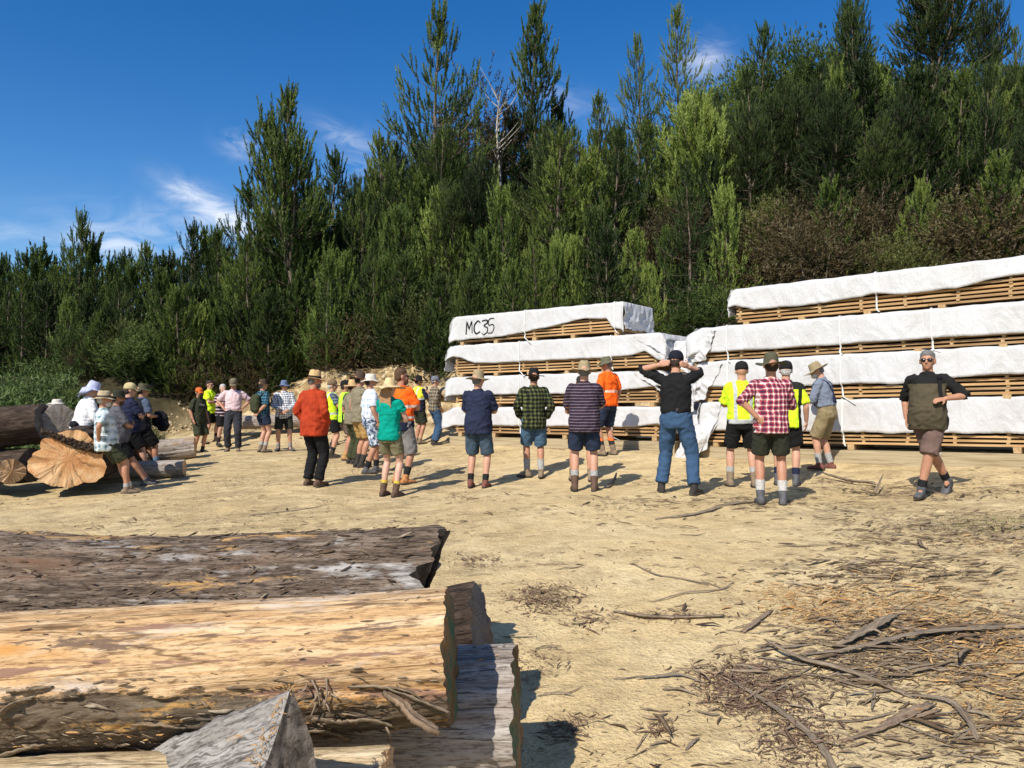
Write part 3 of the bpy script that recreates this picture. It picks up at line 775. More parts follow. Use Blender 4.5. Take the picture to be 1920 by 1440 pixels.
def cast():
    M = MAT; p = person
    bt = lambda k, h: (M[k], h)
    p('D2', 'person in a red and white plaid shirt and dark green shorts with hand on hip', 6, M['pl_red'], ('shorts', M['dkgreen'], .80), ('leather', M['olive_hat']), ('hipback', 'cross'), M['dark_hair'], 'b', bt('boot_grey', .16), (M['sock_white'], .28), .15, (8, 6), sleeve=1.05)
    p('C5', 'person in a black shirt and blue jeans with both hands clasped behind the head', -14, M['black'], ('trousers', M['denim'], .10), ('cap', M['navy_cap']), (((.385, .0, .56), (.16, -.10, .63), (-.3, 1, 0), .4), ((.215, .19, .52), (.12, -.06, .62), (-.3, 1, 0), .4)), M['dark_hair'], 'a', bt('boot_dark', .15), None, 0, (0, -4), sleeve=1.12, hem=.04, extras=(ex_belt(M['boot_brown']),),
      stance=(((-.19, .03, .085), -18), ((.22, -.02, .085), 14)))
    p('C3', 'person in a purple and black striped polo and navy shorts under a khaki brimmed hat', 0, M['st_purple'], ('shorts', M['navyshort'], .86), ('wide', M['khaki']), ('cross', 'cross2'), M['grey_hair'], 'a', bt('boot_brown', .20), (M['sock_grey'], .27), .75, (0, 0), sleeve=.92, hem=-.14, spread=.13)
    p('C1', 'person in a plain navy tee and denim shorts with arms folded under a beige hat', -16, M['navy_tee'], ('shorts', M['denim_grey'], .98), ('wide', M['khaki']), ('cross', 'cross2'), M['grey_hair'], 'a', bt('boot_rust', .11), (M['sock_black'], .20), .55, (-18, 0), sleeve=.88, hem=-.14)
    p('C2', 'person in a green and black plaid flannel shirt and black hat, hands in pockets', 4, M['pl_green'], ('shorts', M['denim_pale'], .96), ('leather', M['black_hat']), ('pocket', 'pocket'), M['dark_hair'], 'b', bt('boot_dusty', .13), (M['sock_grey'], .30), 0, (2, 4), sleeve=1.85, hem=-.15,
      stance=(((-.10, .10, .085), -55), ((.11, -.03, .085), 8)))
    p('C4', 'person in an orange safety shirt standing close to the wrapped timber stack', 48, M['hv_orange2'], ('shorts', M['navyshort'], .95), ('bucket', M['green_hat']), ('down', 'down'), M['grey_hair'], 'b', bt('boot_dusty', .18), (M['sock_orange'], .31), .35, (25, -8), sleeve=.8, hem=-.06, eyes=True)
    p('T1', 'person in a teal tee and olive shorts under a very wide straw sunhat', -32, M['teal'], ('shorts', M['olive_short'], .68), ('straw', M['straw']), ('cross', 'cross2'), (M['fair_hair'], True), 'c', bt('boot_brown', .19), (M['sock_yellow'], .23), 0, (-8, 2), female=True, sleeve=.50, hem=-.10)
    p('R1', 'person in a loose red long-sleeved shirt and black trousers under a straw fedora', -42, M['red'], ('trousers', M['black'], .04), ('fedora', (M['straw_hat'], M['band'])), ('pocket', 'pocket'), M['grey_hair'], 'b', bt('boot_brown', .12), None, .8, (-22, -4), sleeve=1.9, hem=-.17, beard=M['grey_hair'])
    p('M4', 'person in a pale pink check shirt and dark trousers with both hands on hips', 172, M['pl_pink'], ('trousers', M['charcoal'], .06), ('cap', M['olive_cap']), ('hips', 'hips'), M['dark_hair'], 'b', bt('boot_dusty', .14), None, .1, (4, -14), sleeve=.85, hem=.03, eyes=True)
    p('M6', 'person in a white and black check shirt and blue bucket hat facing the camera', 176, M['pl_check'], ('shorts', M['dkgreen'], .92), ('bucket', M['bluehat']), ('clasp', 'clasp'), M['grey_hair'], 'a', bt('boot_grey', .11), (M['sock_grey'], .2), .3, (4, 2), sleeve=1.85, hem=-.14, eyes=True, glasses=True,
      stance=(((-.16, .06, .085), -30), ((.13, -.02, .085), 12)))
    p('M5', 'person in a teal plaid shirt and short navy shorts with hands clasped behind', -58, M['pl_teal'], ('shorts', M['navyshort'], .60), ('leather', M['leather']), ('back', 'back'), M['grey_hair'], 'a', bt('boot_dusty', .17), (M['sock_grey'], .24), 0, (-6, 2), sleeve=1.0, hem=-.05, extras=(ex_backpack(M['olive_cloth']),))
    p('M2', 'person in a dark green printed tee, green shorts and an orange and black cap', -135, M['olive_print'], ('shorts', M['green_short'], 1.08), ('cap', M['orange_cap']), ('down', 'down'), M['dark_hair'], 'b', bt('boot_black', .17), None, .1, (-10, 0), sleeve=.85, eyes=True, glasses=True, beard=M['brown_hair'], extras=(ex_pouch(M['black']),))
    p('M1', 'person in a plain yellow safety tee behind the one in a printed green tee', -118, M['hv_tee'], ('shorts', M['black'], .85), None, ('cross', 'cross2'), M['dark_hair'], 'a', bt('boot_dusty', .2), (M['sock_black'], .26), .1, (-10, 0), eyes=True, glasses=True,
      stance=(((-.14, .12, .085), -20), ((.12, -.10, .085), 20)))
    p('M3', 'grey-haired person in a navy striped tee half hidden by the pink check shirt', -150, M['st_navy'], ('shorts', M['black'], .9), None, ('cross', 'cross2'), M['white_hair'], 'c', bt('boot_black', .25), None, .2, (-10, 0), eyes=True)
    p('D5', 'grey-haired person in sunglasses and an olive and black top striding towards the camera', 172, M['walker'], ('shorts', M['mauve_short'], 1.0), None, ('belly', 'swing'), M['grey_hair'], 'b', bt('boot_grey', .13), (M['sock_black'], .21), .7, (2, 2), sleeve=1.02, hem=-.14, eyes=True, glasses=True, extras=(ex_strap(M['black']),),
      stance=(((.06, .16, .085), 6), ((-.15, -.32, .17), 14, -38)), lx=.0)
    p('D4', 'person in a blue-grey shirt with braces, face mask and khaki shorts, facing left', 72, M['bluegrey'], ('shorts', M['khaki_short'], .98), ('wide', M['khaki']), ('cross', 'cross2'), M['grey_hair'], 'a', bt('boot_rust', .11), (M['sock_grey'], .26), .1, (18, -16), lean=10, sleeve=1.25, hem=.07, eyes=True,
      extras=(ex_braces(M['navy']), ex_mask(M['pale_hat'])), stance=(((-.09, .10, .085), 0), ((.09, -.02, .085), 4)))
    p('Y2', 'person in a brown plaid long-sleeved shirt and blue jeans, grey cap on', -72, M['pl_brown'], ('trousers', M['denim'], .06), ('cap', M['greycap']), ('pocket', 'pocket'), M['grey_hair'], 'a', bt('boot_dark', .13), None, .1, (-8, 0), sleeve=1.85, hem=-.08, eyes=True)
    p('Y1', 'person in a yellow and navy safety shirt with silver braces and a black hat', -58, M['hv_navy'], ('shorts', M['dkgreen'], .92), ('leather', M['black_hat']), ('down', 'face'), M['dark_hair'], 'b', bt('boot_dusty', .14), None, .2, (-15, 0), sleeve=.92)
    p('H1', 'person in glasses and a yellow safety vest over a grey striped shirt, arms folded', -84, M['st_grey'], ('shorts', M['black'], .82), ('cap', M['brown_cap']), ('cross', 'cross2'), M['white_hair'], 'a', bt('boot_dark', .18), (M['sock_black'], .24), .3, (-6, 2), eyes=True, glasses=True, extras=(ex_vest(M['hv_vest']),), spread=.16)
    p('H2', 'person in a lime and black safety tee, black cap and tan boots', -80, M['hv_lime'], ('shorts', M['brown_short'], .80), ('cap', M['black_hat']), ('down', 'pocket'), M['dark_hair'], 'b', bt('boot_tan', .17), None, .1, (-5, 4), eyes=True)
    p('H3', 'person in a khaki sleeveless shirt and tan shorts under a dark leather hat', -62, M['khakishirt'], ('shorts', M['tan_short'], .86), ('leather', M['leather']), ('down', 'pocket'), M['dark_hair'], 'b', bt('boot_dark', .24), None, .1, (-5, 0), sleeve=.22)
    p('H0', 'person in a straw hat and olive trousers mostly hidden behind the khaki sleeveless shirt', -60, M['khakishirt'], ('trousers', M['olive_cloth'], .04), ('wide', M['straw_hat']), ('pocket', 'pocket'), M['dark_hair'], 'b', bt('boot_dark', .15), None, .1)
    p('H4', 'person in a white and blue plaid shirt and grey camouflage shorts, white bucket hat', -72, M['pl_sky'], ('shorts', M['camo'], 1.0), ('bucket', M['pale_hat']), ('down', 'down'), M['dark_hair'], 'b', bt('boot_grey', .11), (M['sock_black'], .22), .3, (-5, 2), sleeve=.85, hem=.02,
      stance=(((-.16, .16, .085), -8), ((.10, -.10, .085), 8)))
    p('O1', 'tall person in an orange safety shirt and grey shorts standing beside the teal tee', -48, M['hv_orange'], ('shorts', M['grey_short'], 1.10), None, ('cross', 'cross2'), M['brown_hair'], 'b', bt('boot_orange', .14), (M['sock_black'], .26), .3, (-25, 2), sleeve=.88, hem=-.14, beard=M['brown_hair'], glasses=True)
    p('D1', 'person in a yellow safety shirt with silver stripes and black shorts, black cap', 10, M['hv_stripe'], ('shorts', M['black'], .88), ('cap', M['black_hat']), ('cross', 'cross2'), None, 'a', bt('boot_dusty', .20), (M['sock_grey'], .27), .2, (-6, 0), sleeve=.88, hem=-.06, spread=.16)
    p('D3', 'person in a yellow and black safety shirt half hidden behind the red plaid shirt', -4, M['hv_black'], ('shorts', M['black'], .84), ('cap', M['black_hat']), ('down', 'down'), M['white_hair'], 'a', bt('boot_grey', .16), (M['navy'], .25), .2, (6, 0), sleeve=.9, hem=-.12)
    p('C0', 'person whose lower legs show between those of the striped polo wearer', 0, M['navy'], ('shorts', M['black'], .8), None, ('cross', 'cross2'), M['dark_hair'], 'b', bt('boot_dusty', .2), None, 0, spread=.15)
    p('H9', 'person in a navy shirt almost hidden behind the yellow safety vest', -80, M['navy'], ('shorts', M['black'], .85), None, ('cross', 'cross2'), M['grey_hair'], 'a', bt('boot_dark', .15), None, 0)
    # the five at the big log
    G = 'people resting against the big log'
    def gl(x, y): return (x, y, g0(x, y) + .004)
    p('L1', 'person in a white shirt and lavender sunhat sitting on the big log', -74, M['white'], ('trousers', M['charcoal'], .06), ('floppy', M['lavender']), ('knee', 'knee'), M['grey_hair'], 'c', bt('boot_dark', .14), None, .35, (0, -4), 14, (((-.10, .45, .56), 0), ((.10, .42, .54), 0)),
      (0, 0, 1.03), gl(-7.45, 13.3), 1.03, sleeve=1.8, hem=-.05, group=G, extras=(ex_bumbag(M['dkjacket']),))
    p('L2', 'white-bearded person in a sage plaid shirt leaning on the big log, hand on hip', -78, M['pl_sage'], ('shorts', M['green_short'], .86), ('bucket', (M['beige'], M['band_brown'])), ('down', 'hipback'), M['white_hair'], 'b', bt('boot_dusty', .12), (M['sock_grey'], .17), .35, (-8, -2), -3, (((-.10, .10, .085), -8), ((.10, .0, .085), 8)),
      (0, -.30, .86), gl(-6.27, 12.5), 1.0, sleeve=.9, hem=-.15, beard=M['white_beard'], group=G)
    p('L3', 'person in a grey tee and black shorts with folded arms perched on the big log', -76, M['greytee'], ('shorts', M['black'], .95), ('bucket', M['dkgreen']), ('cross', 'cross2'), M['dark_hair'], 'b', bt('boot_grey', .13), None, .9, (-5, 0), 4, (((-.12, .10, .085), -8), ((.12, .0, .085), 8)),
      (0, -.48, .86), gl(-6.45, 13.5), 1.0, sleeve=.9, hem=-.16, beard=M['brown_hair'], group=G)
    p('L4', 'person in a khaki cap, sunglasses and black tee with folded arms by the big log', -70, M['navy'], ('shorts', M['black'], .9), ('cap', M['cream_cap']), ('cross', 'cross2'), M['dark_hair'], 'a', bt('boot_dark', .13), None, .6, (-6, 0), 2, (((-.12, .10, .085), -8), ((.12, .0, .085), 8)),
      (0, -.30, .90), gl(-7.10, 14.9), 1.06, sleeve=.8, glasses=True, eyes=True, group=G)
    p('L5', 'person in a slate tee and dark vest holding a black jacket against the waist', -66, M['slate'], ('shorts', M['black'], .95), ('bucket', M['olive_hat']), ('hold', 'hold'), M['dark_hair'], 'b', bt('boot_dark', .13), (M['sock_blue'], .3), .2, (-8, 0), 2, (((-.12, .10, .085), -8), ((.12, .0, .085), 8)),
      (0, -.25, .90), gl(-7.30, 15.7), 1.05, sleeve=.8, eyes=True, group=G, extras=(ex_vest(M['dkjacket']),))
    # the jacket held by L5
    k = MB(); k.ell((0, 0, 0), (.16, .10, .17)); k.ell((.06, .0, -.12), (.12, .09, .12)); k.ell((-.05, .02, .10), (.08, .06, .08))
    o = k.remesh('jacket', .015, M['dkjacket'], None, 1, (.03, 9, 3)); o.location = (-7.19, 15.72, g0(-7.3, 15.7) + 1.06)
    tag(o, 'bundled black jacket held at the waist by the person in the dark vest', 'jacket')
    # white hat left on the grey log
    e = empty('sun_hat', (0, 0, 0)); tag(e, 'cream sunhat left lying on top of the grey log', 'hat')
    make_hat('bucket', M['pale_hat'], Matrix.Translation((0, 0, -.125)), e); e.children[0].name = 'crown_and_brim'
    e.scale = (.95, .95, .62); MAT['_hat'] = e
# ------------------------------------------------------------------ timber packs
def yard_mats():
    M = MAT
    m = NT('sawn_pine'); v = m.coord(scale=(.6, 14, 14)); r = m.n('ObjectInfo').outputs['Random']
    v2 = m.n('VectorMath', {0: v, 1: (0, 0, 0)}, operation='ADD'); m.t.links.new(m.n('CombineXYZ', {0: m.math('MULTIPLY', r, 30)}).outputs[0], v2.inputs[1])
    g = m.noise(v2.outputs[0], 2.2, 5, .6, .4)
    c = m.ramp(g, [(.3, (.32, .17, .065)), (.5, (.52, .32, .145)), (.7, (.64, .45, .24))])
    c = m.mix(m.ramp(r, [(0, 0), (1, .75)]), c, m.ramp(g, [(.3, (.12, .075, .04)), (.7, (.27, .18, .10))]))
    M['pine'] = m.done(c, .75, m.bump(g, .004, .5), .2)
    m = NT('sawn_pine_block'); v = m.coord(scale=(12, 2, 12)); g = m.noise(v, 2, 5)
    M['block'] = m.done(m.ramp(g, [(.3, (.30, .19, .09)), (.7, (.52, .37, .20))]), .8, None, .2)
    m = NT('weathered_beam'); v = m.coord(scale=(.5, 9, 9)); g = m.noise(v, 2.4, 7, .65, .8)
    M['beam'] = m.done(m.ramp(g, [(.28, (.17, .12, .065)), (.5, (.36, .29, .18)), (.75, (.47, .40, .27))]), .85, m.bump(g, .008, .6), .2)
    m = NT('white_wrap'); v = m.coord(); 
    n1 = m.noise(m.coord(scale=(1, 1, .7)), 4, 6, .62, .9); n2 = m.noise(m.coord(scale=(1.6, 1, .5)), 11, 4, .6, 1.2)
    d = m.ramp(m.noise(v, 1.8, 6, .7), [(.45, (.59, .59, .595)), (.7, (.51, .505, .49))])
    d = m.mix(m.ramp(m.noise(v, 14, 5, .7), [(.66, 0), (.8, .3)]), d, (.50, .45, .37))
    M['wrap'] = m.done(d, .38, m.bump(m.math('ADD', n1, m.math('MULTIPLY', n2, .35)), .07, .42), .5, .10, (.7, .69, .66))
    M['strap'] = plain('white_strap', (.72, .72, .70), .6, .3, .1)
    M['ink'] = plain('black_spray', (.012, .012, .014), .7, .2, .3)
    M['cap_end'] = plain('grey_wrap', (.45, .47, .50), .45)

def wrap_fn(L, D, h, prof, seed, endL, endR):
    """surface of the sheet: s along the pack, t: 0 back bottom .. 1 front lower edge"""
    ps = [q[0] for q in prof]; pv = [q[1] * (.84 if h < .565 else .72) for q in prof]
    def f(s, t):
        s = np.asarray(s, float); t = np.asarray(t, float)
        ex = np.interp(s / L, ps, pv)
        ex = ex + .045 * pn(s * 2.1 + seed, 0.5, seed) + .02 * pn(s * 6 + seed, 1.5, seed)
        zb = np.clip(h * ex, -.06, h * .9)
        o = .030
        drop = h - zb
        # arc length pieces: back .35, top D, front drop
        bk = .35
        tot = bk + D + drop; a = t * tot
        y = np.where(a < bk, D + o, np.where(a < bk + D, D + o - (a - bk) / D * (D + 2 * o), -o))
        z = np.where(a < bk, h + o - (bk - a), np.where(a < bk + D, h + o, h + o - (a - bk - D)))
        # rounded shoulder
        edge = np.exp(-((a - bk - D) / .03) ** 2); z = z - edge * .008; y = y + edge * .006
        fr = np.clip((a - bk - D) / np.maximum(drop, .05), 0, 1)
        front = (a > bk + D)
        wv = .026 * fbm(s * 2.0 + seed, z * 1.3, seed, 3) * (.25 + fr) + .030 * np.abs(pn(s * 6 + 1.8 * pn(s * 2, z * 3, seed), z * 2.0, seed + 3)) * (.4 + fr) 
        y = np.where(front, y - np.abs(wv) - .014 * fr + .02 * fr ** 3 * pn(s * 4, 3.3, seed), y)
        top = (a >= bk) & (a <= bk + D)
        z = np.where(top, z + .018 * pn(s * 2.7, y * 2.5, seed + 9) + .008 * pn(s * 7, y * 5, seed), z)
        x = s + .012 * pn(s * 5, z * 6, seed + 5)
        # loose ends past the timber sag and curl
        for side, E in ((-1, endL), (1, endR)):
            q = np.clip(-s if side < 0 else s - L, 0, None) / max(E, .01)
            y = y - np.where(front, .10 * np.sin(q * 2.6) * E * 2 * (.4 + fr), 0)
            z = z - q ** 1.7 * (.10 + .35 * E) * np.where(top, 1, .5) + .09 * q * pn(s * 4, t * 7, seed + 2)
            y = y + .12 * q * pn(s * 5, t * 5, seed + 8)
        return x, y, z
    return f

def pack(label, stackp, L, D, z0, h, rows, prof, seed, endL=.22, endR=.22, bear=.10, x0=0.0, y0=0.0, straps=(.3, .72), endsheet=(.5, .5), group='wrapped packs of sawn timber', rowgap=.030):
    """stackp = (origin, angle, tilt) of the stack"""
    org, ang, tilt = stackp
    root = empty('timber_pack'); tag(root, label, 'timber pack', group)
    Mx = Matrix.Translation(org) @ Matrix.Rotation(ang, 4, 'Z') @ Matrix.Rotation(-tilt, 4, 'Y') @ Matrix.Translation((x0, y0, z0))
    root.matrix_world = Mx
    rnd = random.Random(seed)
    # bearers: short blocks running front to back
    nb = max(4, int(L / 1.0) + 1)
    for i in range(nb):
        x = .18 + (L - .36) * i / (nb - 1) + rnd.uniform(-.08, .08)
        b = MB(); b.box((x - .05, -.015 + rnd.uniform(-.02, .03), 0), (x + .05, D, bear - .002), None, .006); b.build('bearer', MAT['block'], root, False)
    H = h; rows = max(6, int(round(h / .064))); th = H / rows - rowgap
    nst = int(L / .62) + 1
    core = MB()
    for r in range(rows):
        z = bear + r * (th + rowgap)
        y = .0
        w = .20
        xa = rnd.uniform(-.03, .03); xb = L + rnd.uniform(-.05, .05)
        b = MB(); c = L * rnd.uniform(.3, .7)
        oo = rnd.uniform(-.010, .014)
        b.box((xa, oo, z), (c - .002, w, z + th), None, .005); b.build('board', MAT['pine'], root, False)
        b = MB(); b.box((c + .002, oo + rnd.uniform(-.012, .012), z), (xb, w, z + th), None, .005); b.build('board', MAT['pine'], root, False)
        y = w + .015
        while y + .15 < D:
            core.box((rnd.uniform(-.04, .04), y, z), (L + rnd.uniform(-.04, .04), y + .17, z + th), None, .003); y += .19
    core.build('inner_boards', MAT['pine'], root, False)
    for i in range(nst):
        x = .06 + (L - .12) * i / (nst - 1) + rnd.uniform(-.03, .03)
        b = MB()
        for r in range(rows - 1):
            z = bear + r * (th + rowgap) + th
            xx = x + rnd.uniform(-.012, .012)
            b.box((xx - .022, -.004 + rnd.uniform(-.008, .008), z + .0005), (xx + .022, D - .02, z + rowgap - .0005))
        b.build('sticker', MAT['block'], root, False)
    # the sheet
    zt = bear + H
    f = wrap_fn(L, D, H, prof, seed, endL, endR)
    ns = int((L + endL + endR) / .035); nt = 54
    s, t = np.meshgrid(np.linspace(-endL, L + endR, ns), np.linspace(0, 1, nt), indexing='ij')
    X, Y, Z = f(s, t); V = np.stack([X, Y, Z + bear], -1).reshape(-1, 3)
    parts = [(V, grid_faces(ns, nt))]
    # end curtains
    for side, cov in ((-1, endsheet[0]), (1, endsheet[1])):
        if cov <= 0: continue
        E = endL if side < 0 else endR
        a, b_ = np.meshgrid(np.linspace(-.04, 1.04, 40), np.linspace(0, 1, 30), indexing='ij')
        y = a * D; z = zt + .012 - b_ * (H * cov + .06 * pn(a * 4, 0, seed + side))
        bul = E * .9 * np.sin(np.clip(b_ * 1.25 + .12, 0, 1) * PI * .62) + .07 * fbm(a * 3, b_ * 2.5, seed + 4 * side, 3) * (.3 + b_) + .05 * np.abs(pn(a * 8 + b_ * 2, b_ * 2, seed))
        x = np.where(side < 0, -.02 - np.abs(bul), L + .02 + np.abs(bul))
        z = z + .06 * b_ * pn(a * 5, b_ * 3, seed + 31)
        parts.append((np.stack([x, y - .03 * b_, z], -1).reshape(-1, 3), grid_faces(40, 30)))
    VV = np.concatenate([q[0] for q in parts]); off = 0; ff = []
    for q in parts: ff.append(q[1] + off); off += len(q[0])
    o = link('wrap', np_mesh('wrap', VV, ff), MAT['wrap'], root)
    so = o.modifiers.new('thick', 'SOLIDIFY'); so.thickness = .004; so.offset = 1
    # straps
    for q in straps:
        sx = L * q; b = MB(); tt = np.linspace(.02, 1, 60); x, y, z = f(np.full(60, sx), tt)
        pts = [Vector((sx, y[i] - (.012 if y[i] < D * .5 else -.012), z[i] + bear + .012)) for i in range(60)]
        zlow = pts[-1].z
        pts += [Vector((sx + .005, -.020, zlow - .04)), Vector((sx + rnd.uniform(-.02, .02), -.022, bear + .01)), Vector((sx + rnd.uniform(.0, .10), -.05, bear - .03))]
        if rnd.random() < .6: pts.append(Vector((sx + rnd.uniform(.05, .25), -.07, bear - .03 - rnd.uniform(.02, .1))))
        V = []; 
        for p_ in pts: V += [(p_.x - .013, p_.y, p_.z), (p_.x + .013, p_.y, p_.z)]
        n = len(pts); me = np_mesh('strap', np.array(V), grid_faces(n, 2)); so_ = link('strap', me, MAT['strap'], root)
        k = so_.modifiers.new('thick', 'SOLIDIFY'); k.thickness = .004
    return root, f, bear

def loose_flap(label, corners, seed, bulge):
    """a hanging loose corner of sheet; corners: top-left, top-right, bottom-right, bottom-left"""
    a, b = np.meshgrid(np.linspace(0, 1, 46), np.linspace(0, 1, 46), indexing='ij')
    c = [np.array(q) for q in corners]
    P = (1-a)[..., None]*(1-b)[..., None]*c[0] + a[..., None]*(1-b)[..., None]*c[1] + a[..., None]*b[..., None]*c[2] + (1-a)[..., None]*b[..., None]*c[3]
    n = np.cross(c[1] - c[0], c[3] - c[0]); n = n / np.linalg.norm(n)
    w = bulge * np.sin(a * PI) * np.sin(b * PI * .9) + .10 * fbm(a * 2.2 + seed, b * 2.2, seed, 3) + .07 * np.abs(pn((a + b) * 5, (a - b) * 1.6, seed)) 
    P = P + w[..., None] * n
    return P.reshape(-1, 3), grid_faces(46, 46)

def build_stacks():
    for side, (A, B) in (('left', (SL, SR)), ('right', (TL, TR))):
        v = B - A; ang = math.atan2(v.y, v.x); L = math.hypot(v.x, v.y); tilt = math.atan2(v.z, L)
        st = (A, ang, tilt)
        fr = Matrix.Translation(A) @ Matrix.Rotation(ang, 4, 'Z') @ Matrix.Rotation(-tilt, 4, 'Y')
        # foundation beams on the ground
        for i, (yy, ln) in enumerate(((-.06, 'front'), (.55, 'middle'), (1.15, 'rear'))):
            b = MB(); x1 = L + (.35 if side == 'left' else 1.6)
            n = 12
            b.box((-.10, yy, -.10), (x1, yy + .16, .195), None, .01)
            o = b.build('foundation_beam', MAT['beam'], None, False); o.matrix_world = fr
            tag(o, f'long weathered timber beam on the sand under the {ln} of the {side} stack', 'beam')
        if side == 'left':
            pk = [('bottom pack of the left stack, white wrap down to five bare board rows', L, .20, .54, 9, [(0, .28), (.5, .30), (.9, .32), (1, .45)], 3, .30, .22),
                  ('second pack up in the left stack, its wrap peeled off the right end', L, .84, .58, 10, [(0, .36), (.3, .40), (.62, .38), (.85, .50), (1, .70)], 17, .24, .20),
                  ('third pack up in the left stack, wrap sagging over many exposed boards', L, 1.52, .62, 11, [(0, .80), (.04, .72), (.12, .42), (.45, .42), (.75, .42), (.9, .45), (.95, .60), (1, .25)], 29, .24, .18),
                  ('topmost pack of the left stack, lettered MC 35 on its white wrap', L * .84, 2.24, .56, 8, [(0, .02), (.3, .06), (.5, .24), (.7, .45), (.8, .58), (.92, .52), (.95, .1), (1, .0)], 41, .16, .05)]
            D = 1.25
        else:
            L2 = L + 1.3
            pk = [('bottom pack of the right stack, smooth white wrap over three board rows', L2, .20, .68, 10, [(0, .36), (.2, .34), (.6, .33), (1, .33)], 53, .10, .05),
                  ('second pack up in the right stack, wrap ending above a wide band of boards', L2, .93, .66, 12, [(0, .44), (.2, .38), (.45, .36), (.62, .36), (.68, .50), (1, .56)], 67, .12, .05),
                  ('third pack up in the right stack, almost fully wrapped in white sheet', L2, 1.64, .56, 9, [(0, .22), (.3, .22), (.6, .22), (1, .26)], 71, .28, .05),
                  ('topmost pack of the right stack, rumpled wrap rising over pale boards', L2 - .50, 2.27, .56, 7, [(0, .55), (.02, .48), (.06, .36), (.2, .30), (.38, .42), (.42, .50), (.5, .36), (.62, .40), (.72, .58), (.78, .62), (.80, .08), (1, .0)], 83, .10, .05)]
            D = 1.25
        for i, (lb, l, z0, h, rows, prof, seed, eL, eR) in enumerate(pk):
            x0 = (.08 if i == 3 else .02) if side == 'left' else (.64 if i == 3 else .0)
            st_ = (.36, .80) if side == 'left' else (.08, .40, .62)
            if i == 3: st_ = (.45, .96) if side == 'left' else (.42,)
            es = ((.9, .95) if side == 'left' else (.85, .4))
            root, f, bear = pack(lb, st, l, D if i < 3 or side == 'right' else D - .05, z0, h, rows, prof, seed, eL, eR, .10 if i else .09, x0, 0, st_, es)
            if side == 'left' and i == 3:
                # spray lettering that follows the sheet
                ch = {'M': [[(0, 0), (.10, .98), (.30, .35), (.52, 1.0), (.56, .05)]], 'C': [[(.54, .84), (.36, .98), (.10, .68), (.08, .22), (.28, .0), (.54, .14)]],
                      '3': [[(.0, .95), (.40, .98), (.46, .75), (.20, .56), (.46, .40), (.46, .08), (.16, -.12), (-.02, .02)]],
                      '5': [[(.50, 1.05), (.12, 1.0), (.06, .58), (.36, .62), (.50, .36), (.34, .0), (.0, -.02)]]}
                b = MB(); x = .30
                for c_, w_, g_, sc in (('M', .66, .0, 1.0), ('C', .60, .0, .98), ('3', .5, .10, 1.0), ('5', .55, .0, 1.02)):
                    x += g_ * .30
                    for st2 in ch[c_]:
                        P = [(x + a * .34, .16 + bb * .29 * sc + .004) for a, bb in st2]
                        Q = []
                        for k in range(len(P) - 1):
                            p0, p1, p2, p3 = P[max(k-1, 0)], P[k], P[k+1], P[min(k+2, len(P)-1)]
                            for m_ in range(7):
                                t_ = m_ / 7; g2 = lambda a0, a1, a2, a3: .5 * (2*a1 + (a2-a0)*t_ + (2*a0-5*a1+4*a2-a3)*t_*t_ + (3*a1-a0-3*a2+a3)*t_**3)
                                tight = c_ == 'M'
                                Q.append((p1[0] + (p2[0]-p1[0])*t_, p1[1] + (p2[1]-p1[1])*t_) if tight else (g2(p0[0], p1[0], p2[0], p3[0]), g2(p0[1], p1[1], p2[1], p3[1])))
                        Q.append(P[-1])
                        tt = np.linspace(.55, 1, 240); pts = []
                        for qx, qz in Q:
                            X, Y, Z = f(np.full(240, qx), tt); k = int(np.argmin(np.abs(Z - qz) + 9 * (Y > .1))); pts.append(Vector((qx, Y[k] - .009, qz + bear)))
                        b.tube(pts, [.017] * len(pts), 8, 1, .35, (1, 0, 0))
                    x += w_ * .34
                b.build('lettering', MAT['ink'], root)
            # loose flaps that hang into the gap between the stacks
            fl = None
            w = Matrix.Identity(4)
            if side == 'left' and i in (1, 2):
                l0 = l; fl = [((l0 - .5, -.06, h + .10), (l0 + .42, .5, h - .02), (l0 + .62, .2, -.10), (l0 + .12, -.12, .30 if i == 1 else .35))]
            if side == 'right' and i == 0:
                fl = [((.35, -.04, h + .08), (-.35, .35, h - .05), (-.42, -.22, -.36), (.12, -.20, -.04)), ((.30, -.05, .44), (-.2, -.1, .40), (-.50, -.34, -.30), (-.05, -.26, -.22))]
            if side == 'right' and i == 1:
                fl = [((.40, -.05, h + .08), (-.45, .5, h - .12), (-.38, .12, -.05), (.08, -.10, .12))]
            if side == 'right' and i == 2:
                fl = [((.30, -.05, h + .08), (-.38, .3, h * .7), (-.30, .0, .02), (.12, -.12, .10))]
            if fl:
                VV = []; ff = []; off = 0
                for q, c in enumerate(fl):
                    v_, fc = loose_flap('', c, seed + q * 5, .10); VV.append(v_); ff.append(fc + off); off += len(v_)
                o = link('loose_flap', np_mesh('loose_flap', np.concatenate(VV), ff), MAT['wrap'], root)
                so = o.modifiers.new('thick', 'SOLIDIFY'); so.thickness = .004

